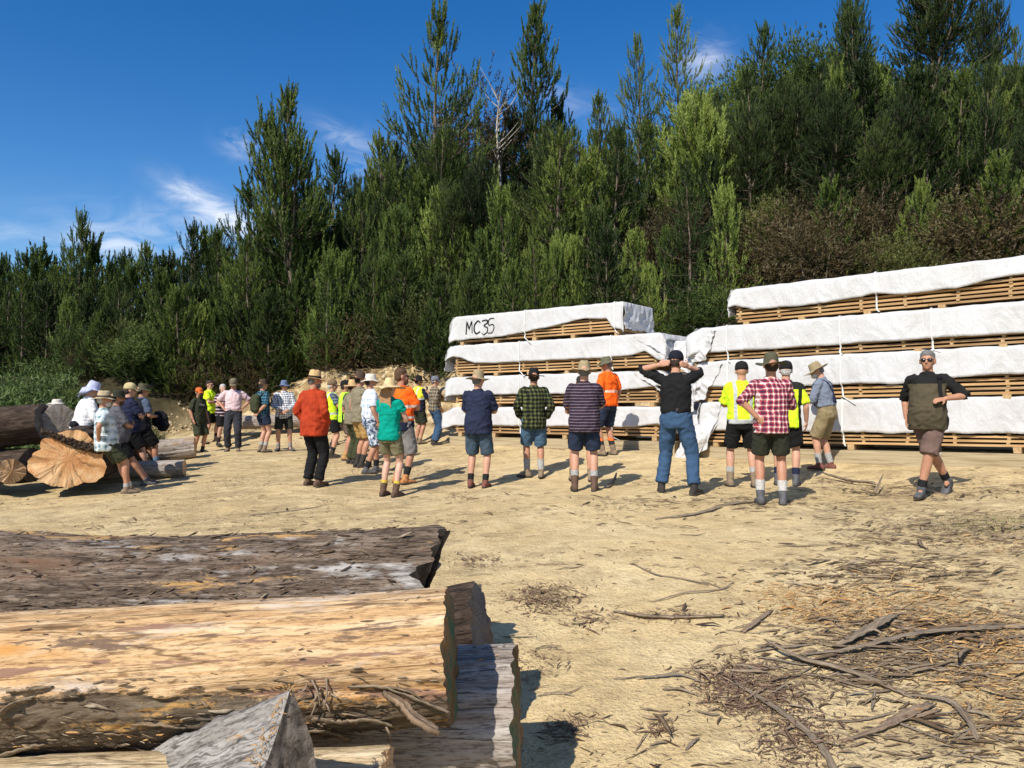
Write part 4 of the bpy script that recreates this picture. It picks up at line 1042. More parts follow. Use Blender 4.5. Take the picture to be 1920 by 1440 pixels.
# ------------------------------------------------------------------ logs
def log_mats():
    M = MAT
    def bark(name, cols, sc=(1.2, 7, 7), grey=None, b=.02, lower=None):
        m = NT(name); v = m.coord(scale=sc); x, y, z = m.sepobj()
        n1 = m.noise(v, 2.0, 8, .68, .8); n2 = m.noise(m.coord(scale=(3, 22, 22)), 2.0, 6, .7, .5); n3 = m.noise(m.coord(scale=(.5, 2.0, 2.0)), 1.6, 5, .6, .3)
        c = m.ramp(n1, [(.28, cols[0]), (.45, cols[1]), (.60, cols[2]), (.78, cols[3])])
        c = m.mix(m.ramp(n2, [(.36, .85), (.48, 0)]), c, tuple(q * .30 for q in cols[0]))
        n4 = m.noise(m.coord(scale=(8, 60, 60)), 2.0, 4, .7, .4)
        c = m.mix(m.ramp(n4, [(.36, .8), (.50, 0)]), c, tuple(q * .6 for q in cols[0]))
        crk = m.math('ABSOLUTE', m.math('SUBTRACT', m.noise(m.coord(scale=(.22, 6, 6), loc=(7, 2, 1)), 1.5, 2, .4, .1), .5))
        c = m.mix(m.ramp(crk, [(.002, .8), (.008, 0)]), c, tuple(q * .25 for q in cols[0]))
        if grey is not None:
            for (th0, th1, cc, tsc, sd) in grey:
                g = m.noise(m.coord(scale=(tsc[0], tsc[1], tsc[1]), loc=(sd, sd * .7, 0)), 1.0, 7, .68, .15)
                g = m.math('ADD', g, m.math('MULTIPLY', m.math('SUBTRACT', n1, .5), .22))
                c = m.mix(m.ramp(g, [(th0, 0), (th1, 1)]), c, cc)
        h = m.math('ADD', n1, m.math('ADD', m.math('MULTIPLY', n2, .6), m.math('MULTIPLY', n4, .3)))
        if lower is not None:       # strip of bark left on the underside: angle about the log's axis
            ang = m.math('ARCTAN2', z, m.math('MULTIPLY', y, -1))          # 0 at the front, + upwards
            e = m.math('ADD', m.math('ADD', ang, m.math('MULTIPLY', m.math('SUBTRACT', m.noise(m.coord(scale=(1.6, 4, 4)), 1.6, 7, .72, .4), .5), 1.1)), m.math('MULTIPLY', x, lower[1]))
            k = m.ramp(m.math('MULTIPLY_ADD', e, 1.0, .5 - lower[0]), [(.47, 1), (.53, 0)])
            nb = m.noise(m.coord(scale=(5, 16, 16)), 1.6, 7, .75, .9)
            bc = m.ramp(nb, [(.25, (.025, .018, .012)), (.42, (.12, .085, .055)), (.58, (.20, .155, .105)), (.8, (.30, .25, .19))])
            op = m.ramp(m.noise(m.coord(scale=(1.2, 5, 5), loc=(3, 1, 0)), 1.5, 6, .7), [(.60, 0), (.64, 1)])
            bc = m.mix(op, bc, m.ramp(n1, [(.3, (.30, .15, .04)), (.6, (.55, .33, .12))]))
            c = m.mix(k, c, bc)
            h = m.math('ADD', h, m.math('MULTIPLY', m.math('MULTIPLY', nb, k), 2.5))
        return m.done(c, .85, m.bump(h, b, .8), .2)
    M['log_bright'] = bark('debarked_log', ((.34, .19, .085), (.54, .345, .17), (.66, .48, .29), (.72, .60, .44)), (.45, 10, 10),
                           [(.56, .66, (.50, .25, .075), (.5, 2.2), 2.0), (.575, .60, (.26, .15, .10), (1.0, 9), 5.0), (.57, .68, (.52, .44, .36), (1, 5), 9.0), (.60, .63, (.16, .105, .07), (1.6, 12), 14.0)], .012, (.95, .32))
    M['log_dark'] = bark('old_bark_log', ((.055, .038, .027), (.16, .115, .082), (.30, .23, .17), (.46, .39, .32)), (1.3, 11, 11),
                         [(.585, .63, (.52, .31, .12), (1.0, 7), 3.0), (.565, .66, (.50, .475, .44), (1.2, 6), 8.0), (.54, .70, (.20, .115, .07), (.7, 4), 12.0)], .045)
    M['log_grey'] = bark('weathered_log', ((.16, .12, .09), (.30, .25, .21), (.40, .36, .32), (.52, .49, .45)), (.7, 8, 8), [(.58, .68, (.30, .19, .10), (.8, 4), 2.0), (.62, .70, (.62, .60, .56), (.8, 7), 7.)], .014)
    M['log_pale'] = bark('pale_log', ((.32, .22, .12), (.48, .37, .22), (.58, .47, .31), (.64, .56, .42)), (.6, 7, 7), None, .010)
    M['log_brown'] = bark('dark_bark_log', ((.02, .014, .01), (.055, .036, .025), (.10, .07, .05), (.17, .12, .085)), (1.6, 6, 6), None, .04)
    M['log_silver'] = bark('silver_log', ((.15, .13, .115), (.27, .25, .225), (.38, .36, .335), (.52, .50, .475)), (.9, 10, 10), [(.68, .74, (.42, .24, .09), (1.6, 4), 4.)], .02)
    def cut(name, c0, c1, c2, paint=None, rays=True):
        m = NT(name); x, y, z = m.sepobj(); v = m.coord()
        rad = m.math('SQRT', m.math('ADD', m.math('POWER', y, 2.0), m.math('POWER', z, 2.0)))
        w = m.math('ADD', rad, m.math('MULTIPLY', m.noise(v, 4, 4), .16))
        ring = m.math('FRACT', m.math('MULTIPLY', w, 44.0))
        y = m.math('ADD', y, m.math('MULTIPLY', m.math('SUBTRACT', m.noise(v, 3.1, 3), .5), .22)); z = m.math('SUBTRACT', m.math('ADD', z, m.math('MULTIPLY', m.math('SUBTRACT', m.noise(m.coord(loc=(5, 3, 1)), 3.1, 3), .5), .22)), .06); a = m.math('ARCTAN2', z, y); cv = m.n('CombineXYZ', {0: m.math('MULTIPLY', a, 3.0), 1: m.math('MULTIPLY', rad, .8)}).outputs[0]
        sp = m.noise(cv, 2.2, 4, .6, .3)
        big = m.noise(v, 2.2, 4, .6, .6)
        c = m.ramp(m.math('ADD', m.math('MULTIPLY', sp, .26), m.math('MULTIPLY', big, .82)), [(.40, c0), (.54, c1), (.68, c2)])
        c = m.mix(m.math('MULTIPLY', m.math('LESS_THAN', ring, .25), .32), c, tuple(q * .55 for q in c0))
        ck = m.math('LESS_THAN', m.math('ABSOLUTE', m.math('SUBTRACT', m.noise(m.n('CombineXYZ', {0: m.math('MULTIPLY', a, 1.6), 1: m.math('MULTIPLY', rad, .35)}).outputs[0], 1.7, 2, .5, .2), .5)), .012)
        c = m.mix(m.math('MULTIPLY', ck, .55), c, (.10, .055, .03))
        c = m.mix(m.ramp(m.noise(v, 30, 4), [(.55, 0), (.75, .4)]), c, c2)
        if paint: c = m.mix(m.ramp(m.noise(m.coord(scale=(1, 6, 1.2)), 3, 4), [(.50, 0), (.60, .8)]), c, paint)
        return m.done(c, .8, m.bump(m.math('ADD', sp, m.noise(v, 25, 4)), .01, .5), .2)
    M['cut_fresh'] = cut('fresh_cut_wood', (.38, .15, .05), (.55, .31, .14), (.66, .45, .25))
    M['cut_tan'] = cut('tan_cut_wood', (.40, .22, .10), (.55, .36, .20), (.62, .45, .28))
    M['cut_grey'] = cut('grey_cut_wood', (.13, .11, .095), (.21, .185, .16), (.28, .25, .22))
    M['cut_green'] = cut('green_painted_cut', (.12, .07, .03), (.20, .12, .06), (.26, .17, .09), (.01, .12, .07))
    M['cut_dark'] = cut('dark_cut_wood', (.06, .045, .035), (.12, .10, .085), (.19, .17, .15))

def bendf(s, L, b): return -b * np.sin(np.clip(s / L - .35, 0, 1) / .65 * PI)
def log(label, p0, p1, r0, r1, mat, cut, seed, name='log', lobes=.05, rough=.03, fine=.012, nu=None, nv=110, flare=None, end_tilt=0.0, squash=1.0, group=None, both=True, stepn=.035, barky=False, bend=0.0, jag=.03):
    """p1 is the end that faces the viewer or the right"""
    p0, p1 = Vector(p0), Vector(p1); ax = (p1 - p0); L = ax.length; ax.normalize()
    root = empty(name); tag(root, label, 'log', group)
    q = ax.to_track_quat('X', 'Z'); root.matrix_world = Matrix.Translation(p0) @ q.to_matrix().to_4x4()
    nu = nu or max(12, int(L / stepn)); 
    s = np.linspace(0, L, nu)[:, None]; a = np.linspace(0, 2 * PI, nv, endpoint=False)[None, :]
    def radius(s, a):
        r = r0 + (r1 - r0) * s / L
        if flare: r = r * (1 + flare * (np.clip((s / L - .6) / .4, 0, 1) ** 2))
        ca, sa = np.cos(a), np.sin(a)
        r = r * (1 + lobes * fbm(ca * 1.3 + seed, sa * 1.3, s * .5 + seed, 3) + lobes * .5 * np.cos(3 * a + seed) )
        r = r * (1 + .7 * lobes * pn(s * .9 + seed, seed) + .35 * lobes * pn(s * 2.6 + seed, seed + 4))
        r = r + rough * fbm(ca * 4 + seed, sa * 4, s * 1.6, 4) * .5
        if barky:      # rough bark still on the underside
            an = np.arctan2(sa, -ca); e = an + .32 * s + 1.0 * .72 * fbm(s * 1.6, ca * 3, sa * 3, 4)
            r = r + sst(1.02, .90, e) * (an < 1.9) * (.010 + .020 * np.abs(fbm(s * 9, ca * 9, sa * 9, 3)))
        r = r + fine * (np.abs(pn(ca * 11 + seed + .6 * pn(s * 3, ca * 3, sa * 3), sa * 11, s * 2.2)) - .3)
        return r
    rr = radius(s, a)
    Y = rr * np.cos(a); Z = rr * np.sin(a) * squash + bendf(s, L, bend); X = s + end_tilt * Z * (s / L) + jag * (pn(np.cos(a) * 3, np.sin(a) * 3, seed) + .6 * pn(np.cos(a) * 9, np.sin(a) * 9, seed)) * sst(.92, 1, s / L)
    V = np.stack([X + 0 * a, Y, Z], -1)
    o = link('bark' if 'bark' in name else 'trunk', np_mesh('trunk', V.reshape(-1, 3), grid_faces(nu, nv, True)[:, ::-1]), mat, root)
    for idx, sg in ((-1, 1), (0, -1)):
        if idx == 0 and not both: continue
        rim = V[idx]; c = rim.mean(0); k = np.linspace(0, 1, 14)[:, None, None]
        G = c + (rim[None] - c) * k
        G[..., 0] += sg * (.012 * (1 - k[..., 0]) + .010 * fbm(G[..., 1] * 7, G[..., 2] * 7, seed, 3))* (k[..., 0] < 1)
        f = grid_faces(14, nv, True); f = f if sg > 0 else f[:, ::-1]
        e = link('cut_end', np_mesh('cut_end', G.reshape(-1, 3), f), cut if idx == -1 else MAT['cut_tan'], root)
    root['_L'] = L
    del root['_L']
    return root, radius, L

def strip_mesh(pts, widths, thick=.006, curl=.25, seed=0, twist=0.0, nw=8, name='bark_strip', mat=None, parent=None):
    """a curved ragged length of bark; pts run along it. Links it and returns the object"""
    P = [Vector(p) for p in pts]; Q = []; W = []; rnd = random.Random(seed * 7.7 + 1)
    ns = 10
    for i in range(len(P) - 1):
        p0, p1, p2, p3 = P[max(i-1, 0)], P[i], P[i+1], P[min(i+2, len(P)-1)]
        for k in range(ns):
            t = k / ns
            Q.append(.5 * ((2*p1) + (p2-p0)*t + (2*p0-5*p1+4*p2-p3)*t*t + (3*p1-p0-3*p2+p3)*t**3)); W.append(widths[i] + (widths[i+1]-widths[i])*t)
    Q.append(P[-1]); W.append(widths[-1])
    n = len(Q); V = []; su = []; sv = []; ln = 0.0
    colh = [rnd.uniform(-.10, .10) for _ in range(nw)]; e0 = [rnd.uniform(0, .10) for _ in range(nw)]; e1 = [rnd.uniform(0, .12) for _ in range(nw)]
    Lt = sum((Q[i+1] - Q[i]).length for i in range(n - 1))
    edge = [[(float(pn(i * .35, seed * 3.1 + s_ * 9.0)) * .5 + float(pn(i * 1.1, seed * 2.1 + s_ * 5.0)) * .35) for i in range(n)] for s_ in (0, 1)]
    for lay in (0, 1):
        ln = 0.0
        for i, q in enumerate(Q):
            if i: ln += (q - Q[i-1]).length
            d = (Q[min(i+1, n-1)] - Q[max(i-1, 0)]).normalized(); up = Vector((0, 0, 1)); sd = d.cross(up)
            sd = sd.normalized() if sd.length > 1e-4 else Vector((1, 0, 0)); up = sd.cross(d)
            tw = twist * i / n; sd, up = sd * math.cos(tw) + up * math.sin(tw), up * math.cos(tw) - sd * math.sin(tw)
            for j in range(nw):
                c = (j / (nw - 1) - .5) * 2
                wj = W[i] * (1 + (edge[0][i] if c < 0 else edge[1][i]) * 1.3)
                o = q + sd * (c * wj * .5) + up * (curl * W[i] * (c * c) + W[i] * (colh[j] + .16 * float(pn(i * .5, j * .9, seed))))
                if i == 0: o -= d * (e0[j] * Lt * .6)
                if i == n - 1: o += d * (e1[j] * Lt * .6)
                o += up * (thick if lay == 0 else 0)
                V.append(tuple(o)); su.append(c * W[i] * .5 + seed); sv.append(ln)
    f = []
    g = grid_faces(n, nw); f.append(g); f.append(g[:, ::-1] + n * nw)
    i = np.arange(n - 1)
    for j, fl in ((0, False), (nw - 1, True)):
        e = np.stack([i*nw+j, (i+1)*nw+j, (i+1)*nw+j+n*nw, i*nw+j+n*nw], -1); f.append(e if fl else e[:, ::-1])
    j = np.arange(nw - 1)
    for i0, fl in ((0, True), (n - 1, False)):
        e = np.stack([i0*nw+j, i0*nw+j+1, i0*nw+j+1+n*nw, i0*nw+j+n*nw], -1); f.append(e if fl else e[:, ::-1])
    me = np_mesh(name, np.array(V), f); attr(me, 'su', su); attr(me, 'sv', sv)
    return link(name, me, mat, parent, False)

def build_logs():
    M = MAT
    # ---- foreground pile
    dk, drad, DL = log('large dark bark log at the back of the foreground pile, streaked grey', (-5.2, 4.75, .40), (-.56, 4.58, .50), .43, .385, M['log_dark'], M['cut_dark'], 2.0, 'bark_log', .06, .045, .030, nv=260, end_tilt=.40, bend=.05, jag=.13, both=False, stepn=.02)
    br, rad, L = log('bright debarked log across the top of the foreground pile', (-4.4, 3.02, .40), (-.245, 3.03, .665), .325, .228, M['log_bright'], M['cut_green'], 5.0, 'debarked_log', .05, .018, .007, nv=260, flare=.10, barky=True, both=False, stepn=.02)
    gy, grad, GL = log('grey weathered log with a green painted end, rightmost of the foreground pile', (-3.2, 3.55, .12), (.02, 3.37, .27), .30, .30, M['log_grey'], M['cut_green'], 9.0, 'weathered_log', .05, .03, .010, nv=180, both=False, stepn=.02)
    log('short dark log end wedged between the dark bark log and the debarked log', (-1.5, 4.12, .22), (-.155, 3.96, .47), .26, .25, M['log_brown'], M['cut_dark'], 13.0, 'log', .05, .03, .02, nv=140, both=False, squash=.95, stepn=.025)
    log('pale sawn log low at the front of the foreground pile', (-3.2, 2.84, .14), (-.43, 2.70, .31), .15, .125, M['log_pale'], M['cut_tan'], 17.0, 'pale_log', .10, .012, .006, nv=140, both=False, stepn=.025)
    # split wedge of trunk propped in front
    root = empty('split_log'); tag(root, 'silver grey split wedge of trunk propped up in front of the debarked log', 'log')
    A = at(545, 1288, 2.30); C0 = at(590, 1470, 2.28); B0 = at(395, 1470, 2.02)
    C0.z -= .22; B0.z -= .22
    n1, n2, n3 = 26, 16, 30
    def edge(p, q, n, bulge, out):
        r = []
        for i in range(n):
            t = i / n; w = p.lerp(q, t) + out * (bulge * math.sin(t * PI)); r.append(w)
        return r
    fn = (C0 - A).cross(B0 - A).normalized()
    if fn.y > 0: fn.negate()
    rim = edge(A, C0, n1, .05, Vector((.8, .2, .2))) + edge(C0, B0, n2, .04, Vector((0, 0, -1))) + edge(B0, A, n3, -.03, Vector((-.6, -.2, .7)))
    axis = Vector((-.62, .53, -.40)); Lw = 1.12; nsg = 46
    Mw = Matrix.Translation(A) @ axis.to_track_quat('X', 'Z').to_matrix().to_4x4(); root.matrix_world = Mw; Mv = Mw.inverted()
    V = []
    for i in range(nsg):
        t = i / (nsg - 1)
        for j, p in enumerate(rim):
            q = p + axis * (t * Lw)
            k = q * 1.0
            d = .030 * float(pn(k.x * 5, k.y * 5, k.z * 5)) + .022 * float(abs(pn((k.x + k.y) * 3, k.z * 18, k.y * 14))) 
            cen = (A + B0 + C0) / 3 + axis * (t * Lw)
            o = (q - cen); o.normalize()
            V.append(q + o * d * (1 if 0 < i else .4))
    nr = len(rim); V = np.array([tuple(v) for v in V])
    toL = lambda a_: np.array([tuple(Mv @ Vector(p)) for p in np.asarray(a_).reshape(-1, 3)])
    link('trunk', np_mesh('trunk', toL(V), grid_faces(nsg, nr, True)), M['log_silver'], root)
    rimv = V[:nr]; c = rimv.mean(0); k = np.linspace(0, 1, 16)[:, None, None]; G = c + (rimv[None] - c) * k
    G += (np.array(fn)[None, None] * (.016 * fbm(G[..., 0] * 9, G[..., 1] * 9, G[..., 2] * 6, 4))[..., None]) * (k < 1)
    link('split_face', np_mesh('split_face', toL(G), grid_faces(16, nr, True)), M['split'], root)
    # frayed rim of orange fibres at the top edge
    b = MB()
    for i in range(90):
        t = random.random() ** 1.5; p = A.lerp(B0, t) + Vector((random.uniform(-.02, .02), random.uniform(-.01, .05), random.uniform(-.01, .015)))
        d = Vector((random.uniform(-1, .4), random.uniform(-.2, .8), random.uniform(-.5, .5))).normalized() * random.uniform(.012, .035)
        b.tube([Mv @ p, Mv @ (p + d * .6 + Vector((0, 0, .004))), Mv @ (p + d)], [.002, .0015, .0006], 5, 1)
    b.build('frayed_fibres', M['fibre'], root)['kind'] = 'stuff'
    # peeling bark and roots hanging on the bright log (parts of it)
    Mi = br.matrix_world.inverted()
    def on_log(u, v, off=.0):      # point of the debarked log's front seen at a pixel
        r = ray(u, v); best = None
        p0 = br.matrix_world.translation; ax = br.matrix_world.to_3x3() @ Vector((1, 0, 0))
        for i in range(400):
            d = 2.4 + i * .004; q = r * d + Vector((0, 0, HC)); s = (q - p0).dot(ax); rr = (q - p0 - ax * s).length
            sl = min(max(s, 0), L)
            lq = Mi @ q; a_ = math.atan2(lq.z, lq.y)
            if rr < float(rad(np.array([[sl]]), np.array([[a_]]))[0, 0]) + off: return Mi @ q
        return Mi @ (r * 3.0 + Vector((0, 0, HC)))
    strip_mesh([on_log(722, 1305, .01), on_log(752, 1325, .03), on_log(775, 1350, .07), on_log(815, 1376, .10)], [.024, .028, .032, .028], .020, .05, 3, name='broken_branch', mat=M['stick'], parent=br)
    for i, (q, w) in enumerate((([(660, 1290), (720, 1292), (790, 1318), (832, 1335)], [.02, .05, .045, .02]), ([(590, 1350), (640, 1356), (690, 1352), (730, 1362)], [.03, .05, .04, .02]), ([(560, 1378), (600, 1374), (650, 1390)], [.03, .04, .02]),
                                ([(730, 1290), (770, 1300), (800, 1322)], [.015, .02, .01]), ([(0, 1345), (30, 1320), (60, 1312)], [.06, .06, .02]), ([(0, 1425), (40, 1408), (80, 1398)], [.10, .06, .02]), ([(255, 1360), (300, 1362), (345, 1368)], [.02, .035, .01]),
                                ([(20, 1300), (60, 1296), (95, 1290)], [.05, .04, .01]))):
        strip_mesh([on_log(a, b_, .008 + .006 * (k % 2)) for k, (a, b_) in enumerate(q)], [x * .8 for x in w], .005, .25, i * 1.3, name='peeling_bark', mat=M['bark_curl'], parent=br)
    b = MB()
    for (u0, v0, u1, v1) in ((585, 1275, 600, 1325), (612, 1272, 606, 1330), (600, 1290, 575, 1330), (618, 1300, 632, 1312), (592, 1300, 582, 1345), (604, 1310, 620, 1345), (575, 1285, 560, 1300), (722, 1360, 732, 1395)):
        m_ = on_log((u0 + u1) / 2 + 4, (v0 + v1) / 2, .03); b.tube([on_log(u0, v0, .008), m_, on_log(u1, v1, .03)], [.0045, .0035, .002], 6, 4)
    b.build('root_fibres', M['stick'], br)['kind'] = 'stuff'
    # bark flakes lifting off the upper logs, far too many to count
    def flakes(o, radf, L, n, a0, a1, mat, ln, sd, th=(0, 1), bd=0.0):
        rng = np.random.default_rng(sd); s_ = rng.uniform(.05 * L, .995 * L, n); a_ = rng.uniform(a0, a1, n)
        V = []; F_ = []; T_ = []
        for i in range(n):
            l = min(.09, ln * math.exp(rng.normal(0, .6))); w = l * rng.uniform(.06, .2); lift = l * abs(rng.normal(0, .14)) + .002; yaw = rng.normal(0, .22); t0 = rng.uniform(*th)
            k = len(V)
            for q, (u_, wl, hh) in enumerate(((0, .5, .0), (.35, 1, .35), (.75, .8, .8), (1, .15, 1.))):
                for m_ in (-1, 1):
                    ss = s_[i] + l * u_ * math.cos(yaw); aw = a_[i] + (l * u_ * math.sin(yaw) + m_ * w * wl * .5) / .3
                    r_ = float(0)
                    V.append((ss, aw, lift * hh + .002)); T_.append(t0)
            F_ += [(k, k+2, k+3, k+1), (k+2, k+4, k+5, k+3), (k+4, k+6, k+7, k+5)]
        V = np.array(V); rr = radf(np.minimum(V[:, 0], L), V[:, 1]) + V[:, 2]
        P = np.stack([np.minimum(V[:, 0], L + .01), rr * np.cos(V[:, 1]), rr * np.sin(V[:, 1]) + bendf(V[:, 0], L, bd)], -1)
        me = np_mesh('bark_flakes', P, np.array(F_)); attr(me, 'tint', T_)
        f_ = link('bark_flakes', me, mat, o, False); f_['kind'] = 'stuff'
        k = f_.modifiers.new('t', 'SOLIDIFY'); k.thickness = .003
    flakes(dk, drad, DL, 1800, .75, 3.5, M['chips'], .026, 5, (.0, .66), .05)
    flakes(br, rad, L, 800, 2.9, 4.4, M['chips'], .024, 6, (.1, .9))
    flakes(br, rad, L, 110, 1.4, 3.0, M['chips'], .020, 7, (.15, .5))
    flakes(gy, grad, GL, 220, .9, 2.2, M['chips'], .022, 8, (.2, .9))
    for q, w in (([(806, 1098), (822, 1050), (831, 1008)], [.06, .09, .02]),):
        strip_mesh([dk.matrix_world.inverted() @ at(a, b_, 4.52) for a, b_ in q], w, .02, .1, len(q) + w[1] * 9, name='broken_shard', mat=M['log_brown'], parent=dk)
    # ---- the pile on the left
    fc = at(127, 861, 12.35); axd = Vector((-.31, .95, .0)); 
    back = fc + axd * 4.6; back.z = fc.z + .03
    rt, _, _ = log('very large felled log with a fluted tan end', back, fc, .57, .57, M['log_brown'], M['cut_fresh'], 21.0, 'felled_log', .16, .10, .02, nv=180, squash=.80, stepn=.05)
    # bark seam that runs across its end
    lp = lambda u, v: rt.matrix_world.inverted() @ at(u, v, 12.30)
    P = [lp(u, v) for u, v in ((80, 807), (100, 815), (125, 826), (150, 836), (172, 842), (187, 847))]
    Lr = 4.6
    P = [Vector((Lr + .015 + .0, q.y, q.z)) for q in P]
    b = MB(); b.tube(P, [.03, .035, .05, .07, .07, .05], 12, 5, .8); o = b.remesh('bark_seam', .015, M['log_brown'], rt, 1, (.05, 16, 2))
    log('slim log with a small round tan end, beside the very large log', at(-90, 872, 14.3), at(22, 884, 12.5), .24, .20, M['log_brown'], M['cut_tan'], 25.0, 'log', .12, .04, .02, stepn=.05)
    log('rough dark barked log lying on top of the left pile', at(-260, 830, 13.0), at(82, 792, 13.4), .36, .34, M['log_brown'], M['cut_dark'], 29.0, 'bark_log', .08, .08, .03, stepn=.05)
    gl, _, _ = log('log with a weathered grey cut end behind the white shirt', at(80, 790, 16.0), at(112, 801, 13.5), .34, .38, M['log_grey'], M['cut_grey'], 33.0, 'weathered_log', .10, .04, .02, stepn=.05)
    log('dark lower log in the shade under the left pile', at(-200, 880, 13.6), at(60, 872, 13.3), .32, .30, M['log_brown'], M['cut_dark'], 35.0, 'bark_log', .08, .05, .02, stepn=.06)
    MAT['_hat'].location = at(107, 757, 13.9)
    log('thick pale grey log on the sand, the farther of two behind the big log', at(205, 852, 17.4), at(366, 839, 17.9), .25, .25, M['log_grey'], M['cut_tan'], 37.0, 'weathered_log', .06, .03, .01, stepn=.05)
    log('thin pale grey log on the sand, the nearer of two behind the big log', at(185, 884, 14.2), at(346, 877, 14.5), .17, .155, M['log_grey'], M['cut_tan'], 41.0, 'weathered_log', .06, .02, .01, stepn=.05)
    log('flat weathered log lying before the clay bank behind the group on the left', at(440, 792, 22.5), at(655, 786, 22.5), .20, .20, M['log_grey'], M['cut_tan'], 43.0, 'weathered_log', .06, .02, .01, stepn=.08)
    log('pale log end by the left edge of the left timber stack', at(800, 737, 21.0), at(862, 741, 19.2), .20, .21, M['log_pale'], M['cut_tan'], 45.0, 'pale_log', .05, .02, .01, stepn=.06)
    # pale logs piled behind the gap between the stacks
    for i, (u, v, d, r, lb) in enumerate(((1300, 782, 16.6, .34, 'grey log lowest in the pile seen through the gap between the stacks'), (1345, 735, 16.8, .36, 'pinkish pale log in the middle of the pile behind the gap between the stacks'), (1330, 655, 17.0, .34, 'pale log highest in the pile behind the right timber stack'))):
        a = at(u - 22, v, d); e = Vector((4.6, -3.9, 0)); zz = g0(a.x, a.y)
        log(lb, a + e, a, r, r, M['log_pale' if i else 'log_grey'], M['cut_tan'], 50.0 + i * 3, 'pale_log', .05, .04, .015, group='logs piled behind the timber stacks', stepn=.08)
# ------------------------------------------------------------------ bark litter
def litter_mats():
    def tinted(name, stops, rough=.9):
        m = NT(name); t = m.n('Attribute', {}, attribute_name='tint').outputs['Fac']
        g = m.noise(m.coord(scale=(6, 6, 6)), 6, 4)
        c = m.mix(m.ramp(g, [(.35, .35), (.6, 0)]), m.ramp(t, stops), (.05, .035, .022))
        return m.done(c, rough, None, .15)
    M = MAT
    M['chips'] = tinted('bark_litter', [(0, (.055, .034, .022)), (.3, (.13, .085, .05)), (.55, (.24, .18, .12)), (.7, (.34, .28, .20)), (.72, (.42, .22, .075)), (1, (.62, .40, .18))])
    M['redfibre'] = tinted('red_fibre_litter', [(0, (.09, .052, .035)), (.5, (.20, .125, .085)), (1, (.34, .25, .175))])
    def barky(name, c):
        m = NT(name); A = lambda q: m.n('Attribute', {}, attribute_name=q).outputs['Fac']; r = m.n('ObjectInfo').outputs['Random']
        cv = m.n('CombineXYZ', {0: m.math('MULTIPLY', A('su'), 170.0), 1: m.math('MULTIPLY', A('sv'), 7.0), 2: m.math('MULTIPLY', r, 9.0)}).outputs[0]; n = m.noise(cv, 1.0, 5, .7, .5)
        a = m.ramp(n, [(.34, tuple(q * .3 for q in c)), (.5, c), (.7, tuple(min(1, q * 1.7) for q in c))])
        a = m.mix(m.math('MULTIPLY', r, .45), a, (.26, .22, .17))
        return m.done(a, .9, m.bump(n, .008, .8), .15)
    M['bark_strip'] = barky('bark_strip', (.20, .155, .11)); M['bark_curl'] = barky('bark_curl', (.20, .145, .09)); M['stick'] = barky('stick', (.23, .16, .105)); M['fibre'] = barky('fibre', (.48, .26, .08))
    m = NT('split_face'); v = m.coord(scale=(4, 14, 14), rot=(0, .6, 0)); n = m.noise(v, 2, 7, .7, .6)
    M['split'] = m.done(m.ramp(n, [(.3, (.045, .035, .028)), (.5, (.14, .115, .095)), (.72, (.27, .235, .20))]), .9, m.bump(n, .02, .8), .15)

def slivers(X, Y, Ln, Wd, ang, tint, name, mat, label, lift=.004, bend=.3, tilt=.25):
    """many small curved splinters resting on the ground, as one mesh"""
    n = len(X); Z = np.concatenate([gzr(X[i:i+4000], Y[i:i+4000]) for i in range(0, n, 4000)])
    d = np.stack([np.cos(ang), np.sin(ang)], -1); s = np.stack([-np.sin(ang), np.cos(ang)], -1)
    tl = RNG.normal(0, tilt, n) * .35; V = np.zeros((n, 4, 3, 3))
    bd = RNG.normal(0, bend, n)
    for i, (t, w, hh) in enumerate(((-.5, .35, .0), (-.17, 1., 1), (.17, .9, 1), (.5, .15, 0))):
        c = np.stack([X, Y], -1) + d * (t * Ln)[:, None] + s * (bd * Ln * (t * t - .1))[:, None]
        zz = Z + lift + tl * t * Ln + np.abs(tl) * Ln * .5 + hh * .12 * Ln * np.abs(RNG.normal(0, .35, n)) - .003
        for j, (q, up) in enumerate(((-.5, 0), (0, .45), (.5, 0))):
            p = c + s * (q * w * Wd)[:, None]
            V[:, i, j, 0] = p[:, 0]; V[:, i, j, 1] = p[:, 1]; V[:, i, j, 2] = zz + up * w * Wd * .7
    base = (np.arange(n) * 12)[:, None, None]
    q = []
    for i in range(3):
        for j, k in ((0, 1), (1, 2), (2, 0)):
            q.append([i*3+j, i*3+k, (i+1)*3+k, (i+1)*3+j])
    f = (base + np.array(q)[None]).reshape(-1, 4)[:, ::-1]
    me = np_mesh(name, V.reshape(-1, 3), f); attr(me, 'tint', np.repeat(tint, 12))
    o = link(name, me, mat, None, False); tag(o, label, 'litter', kind='stuff'); return o

def gzr(X, Y):
    """ground height with its small relief (as in the ground mesh)"""
    Z = gz(X, Y); near = (1 - sst(24, 40, Y)) * sst(-30, -14, X) * (1 - sst(14, 30, X))
    return Z + near * (.030 * fbm(X * 1.1, Y * 1.1, 0., 4) + .016 * pn(X * 5, Y * 5) + .006 * pn(X * 15, Y * 15))

def pix_patch(u, v, ru, rv, n, slope=0.0):
    """random ground points about a photo pixel; slope tilts the patch in the ground"""
    c = ghit(u, v); ex = ghit(u + ru, v); ey = ghit(u, v - rv)
    a = RNG.normal(0, .5, n); b = RNG.normal(0, .5, n)
    X = c.x + (ex.x - c.x) * a + (ey.x - c.x) * b; Y = c.y + (ex.y - c.y) * a + (ey.y - c.y) * b
    return X, Y

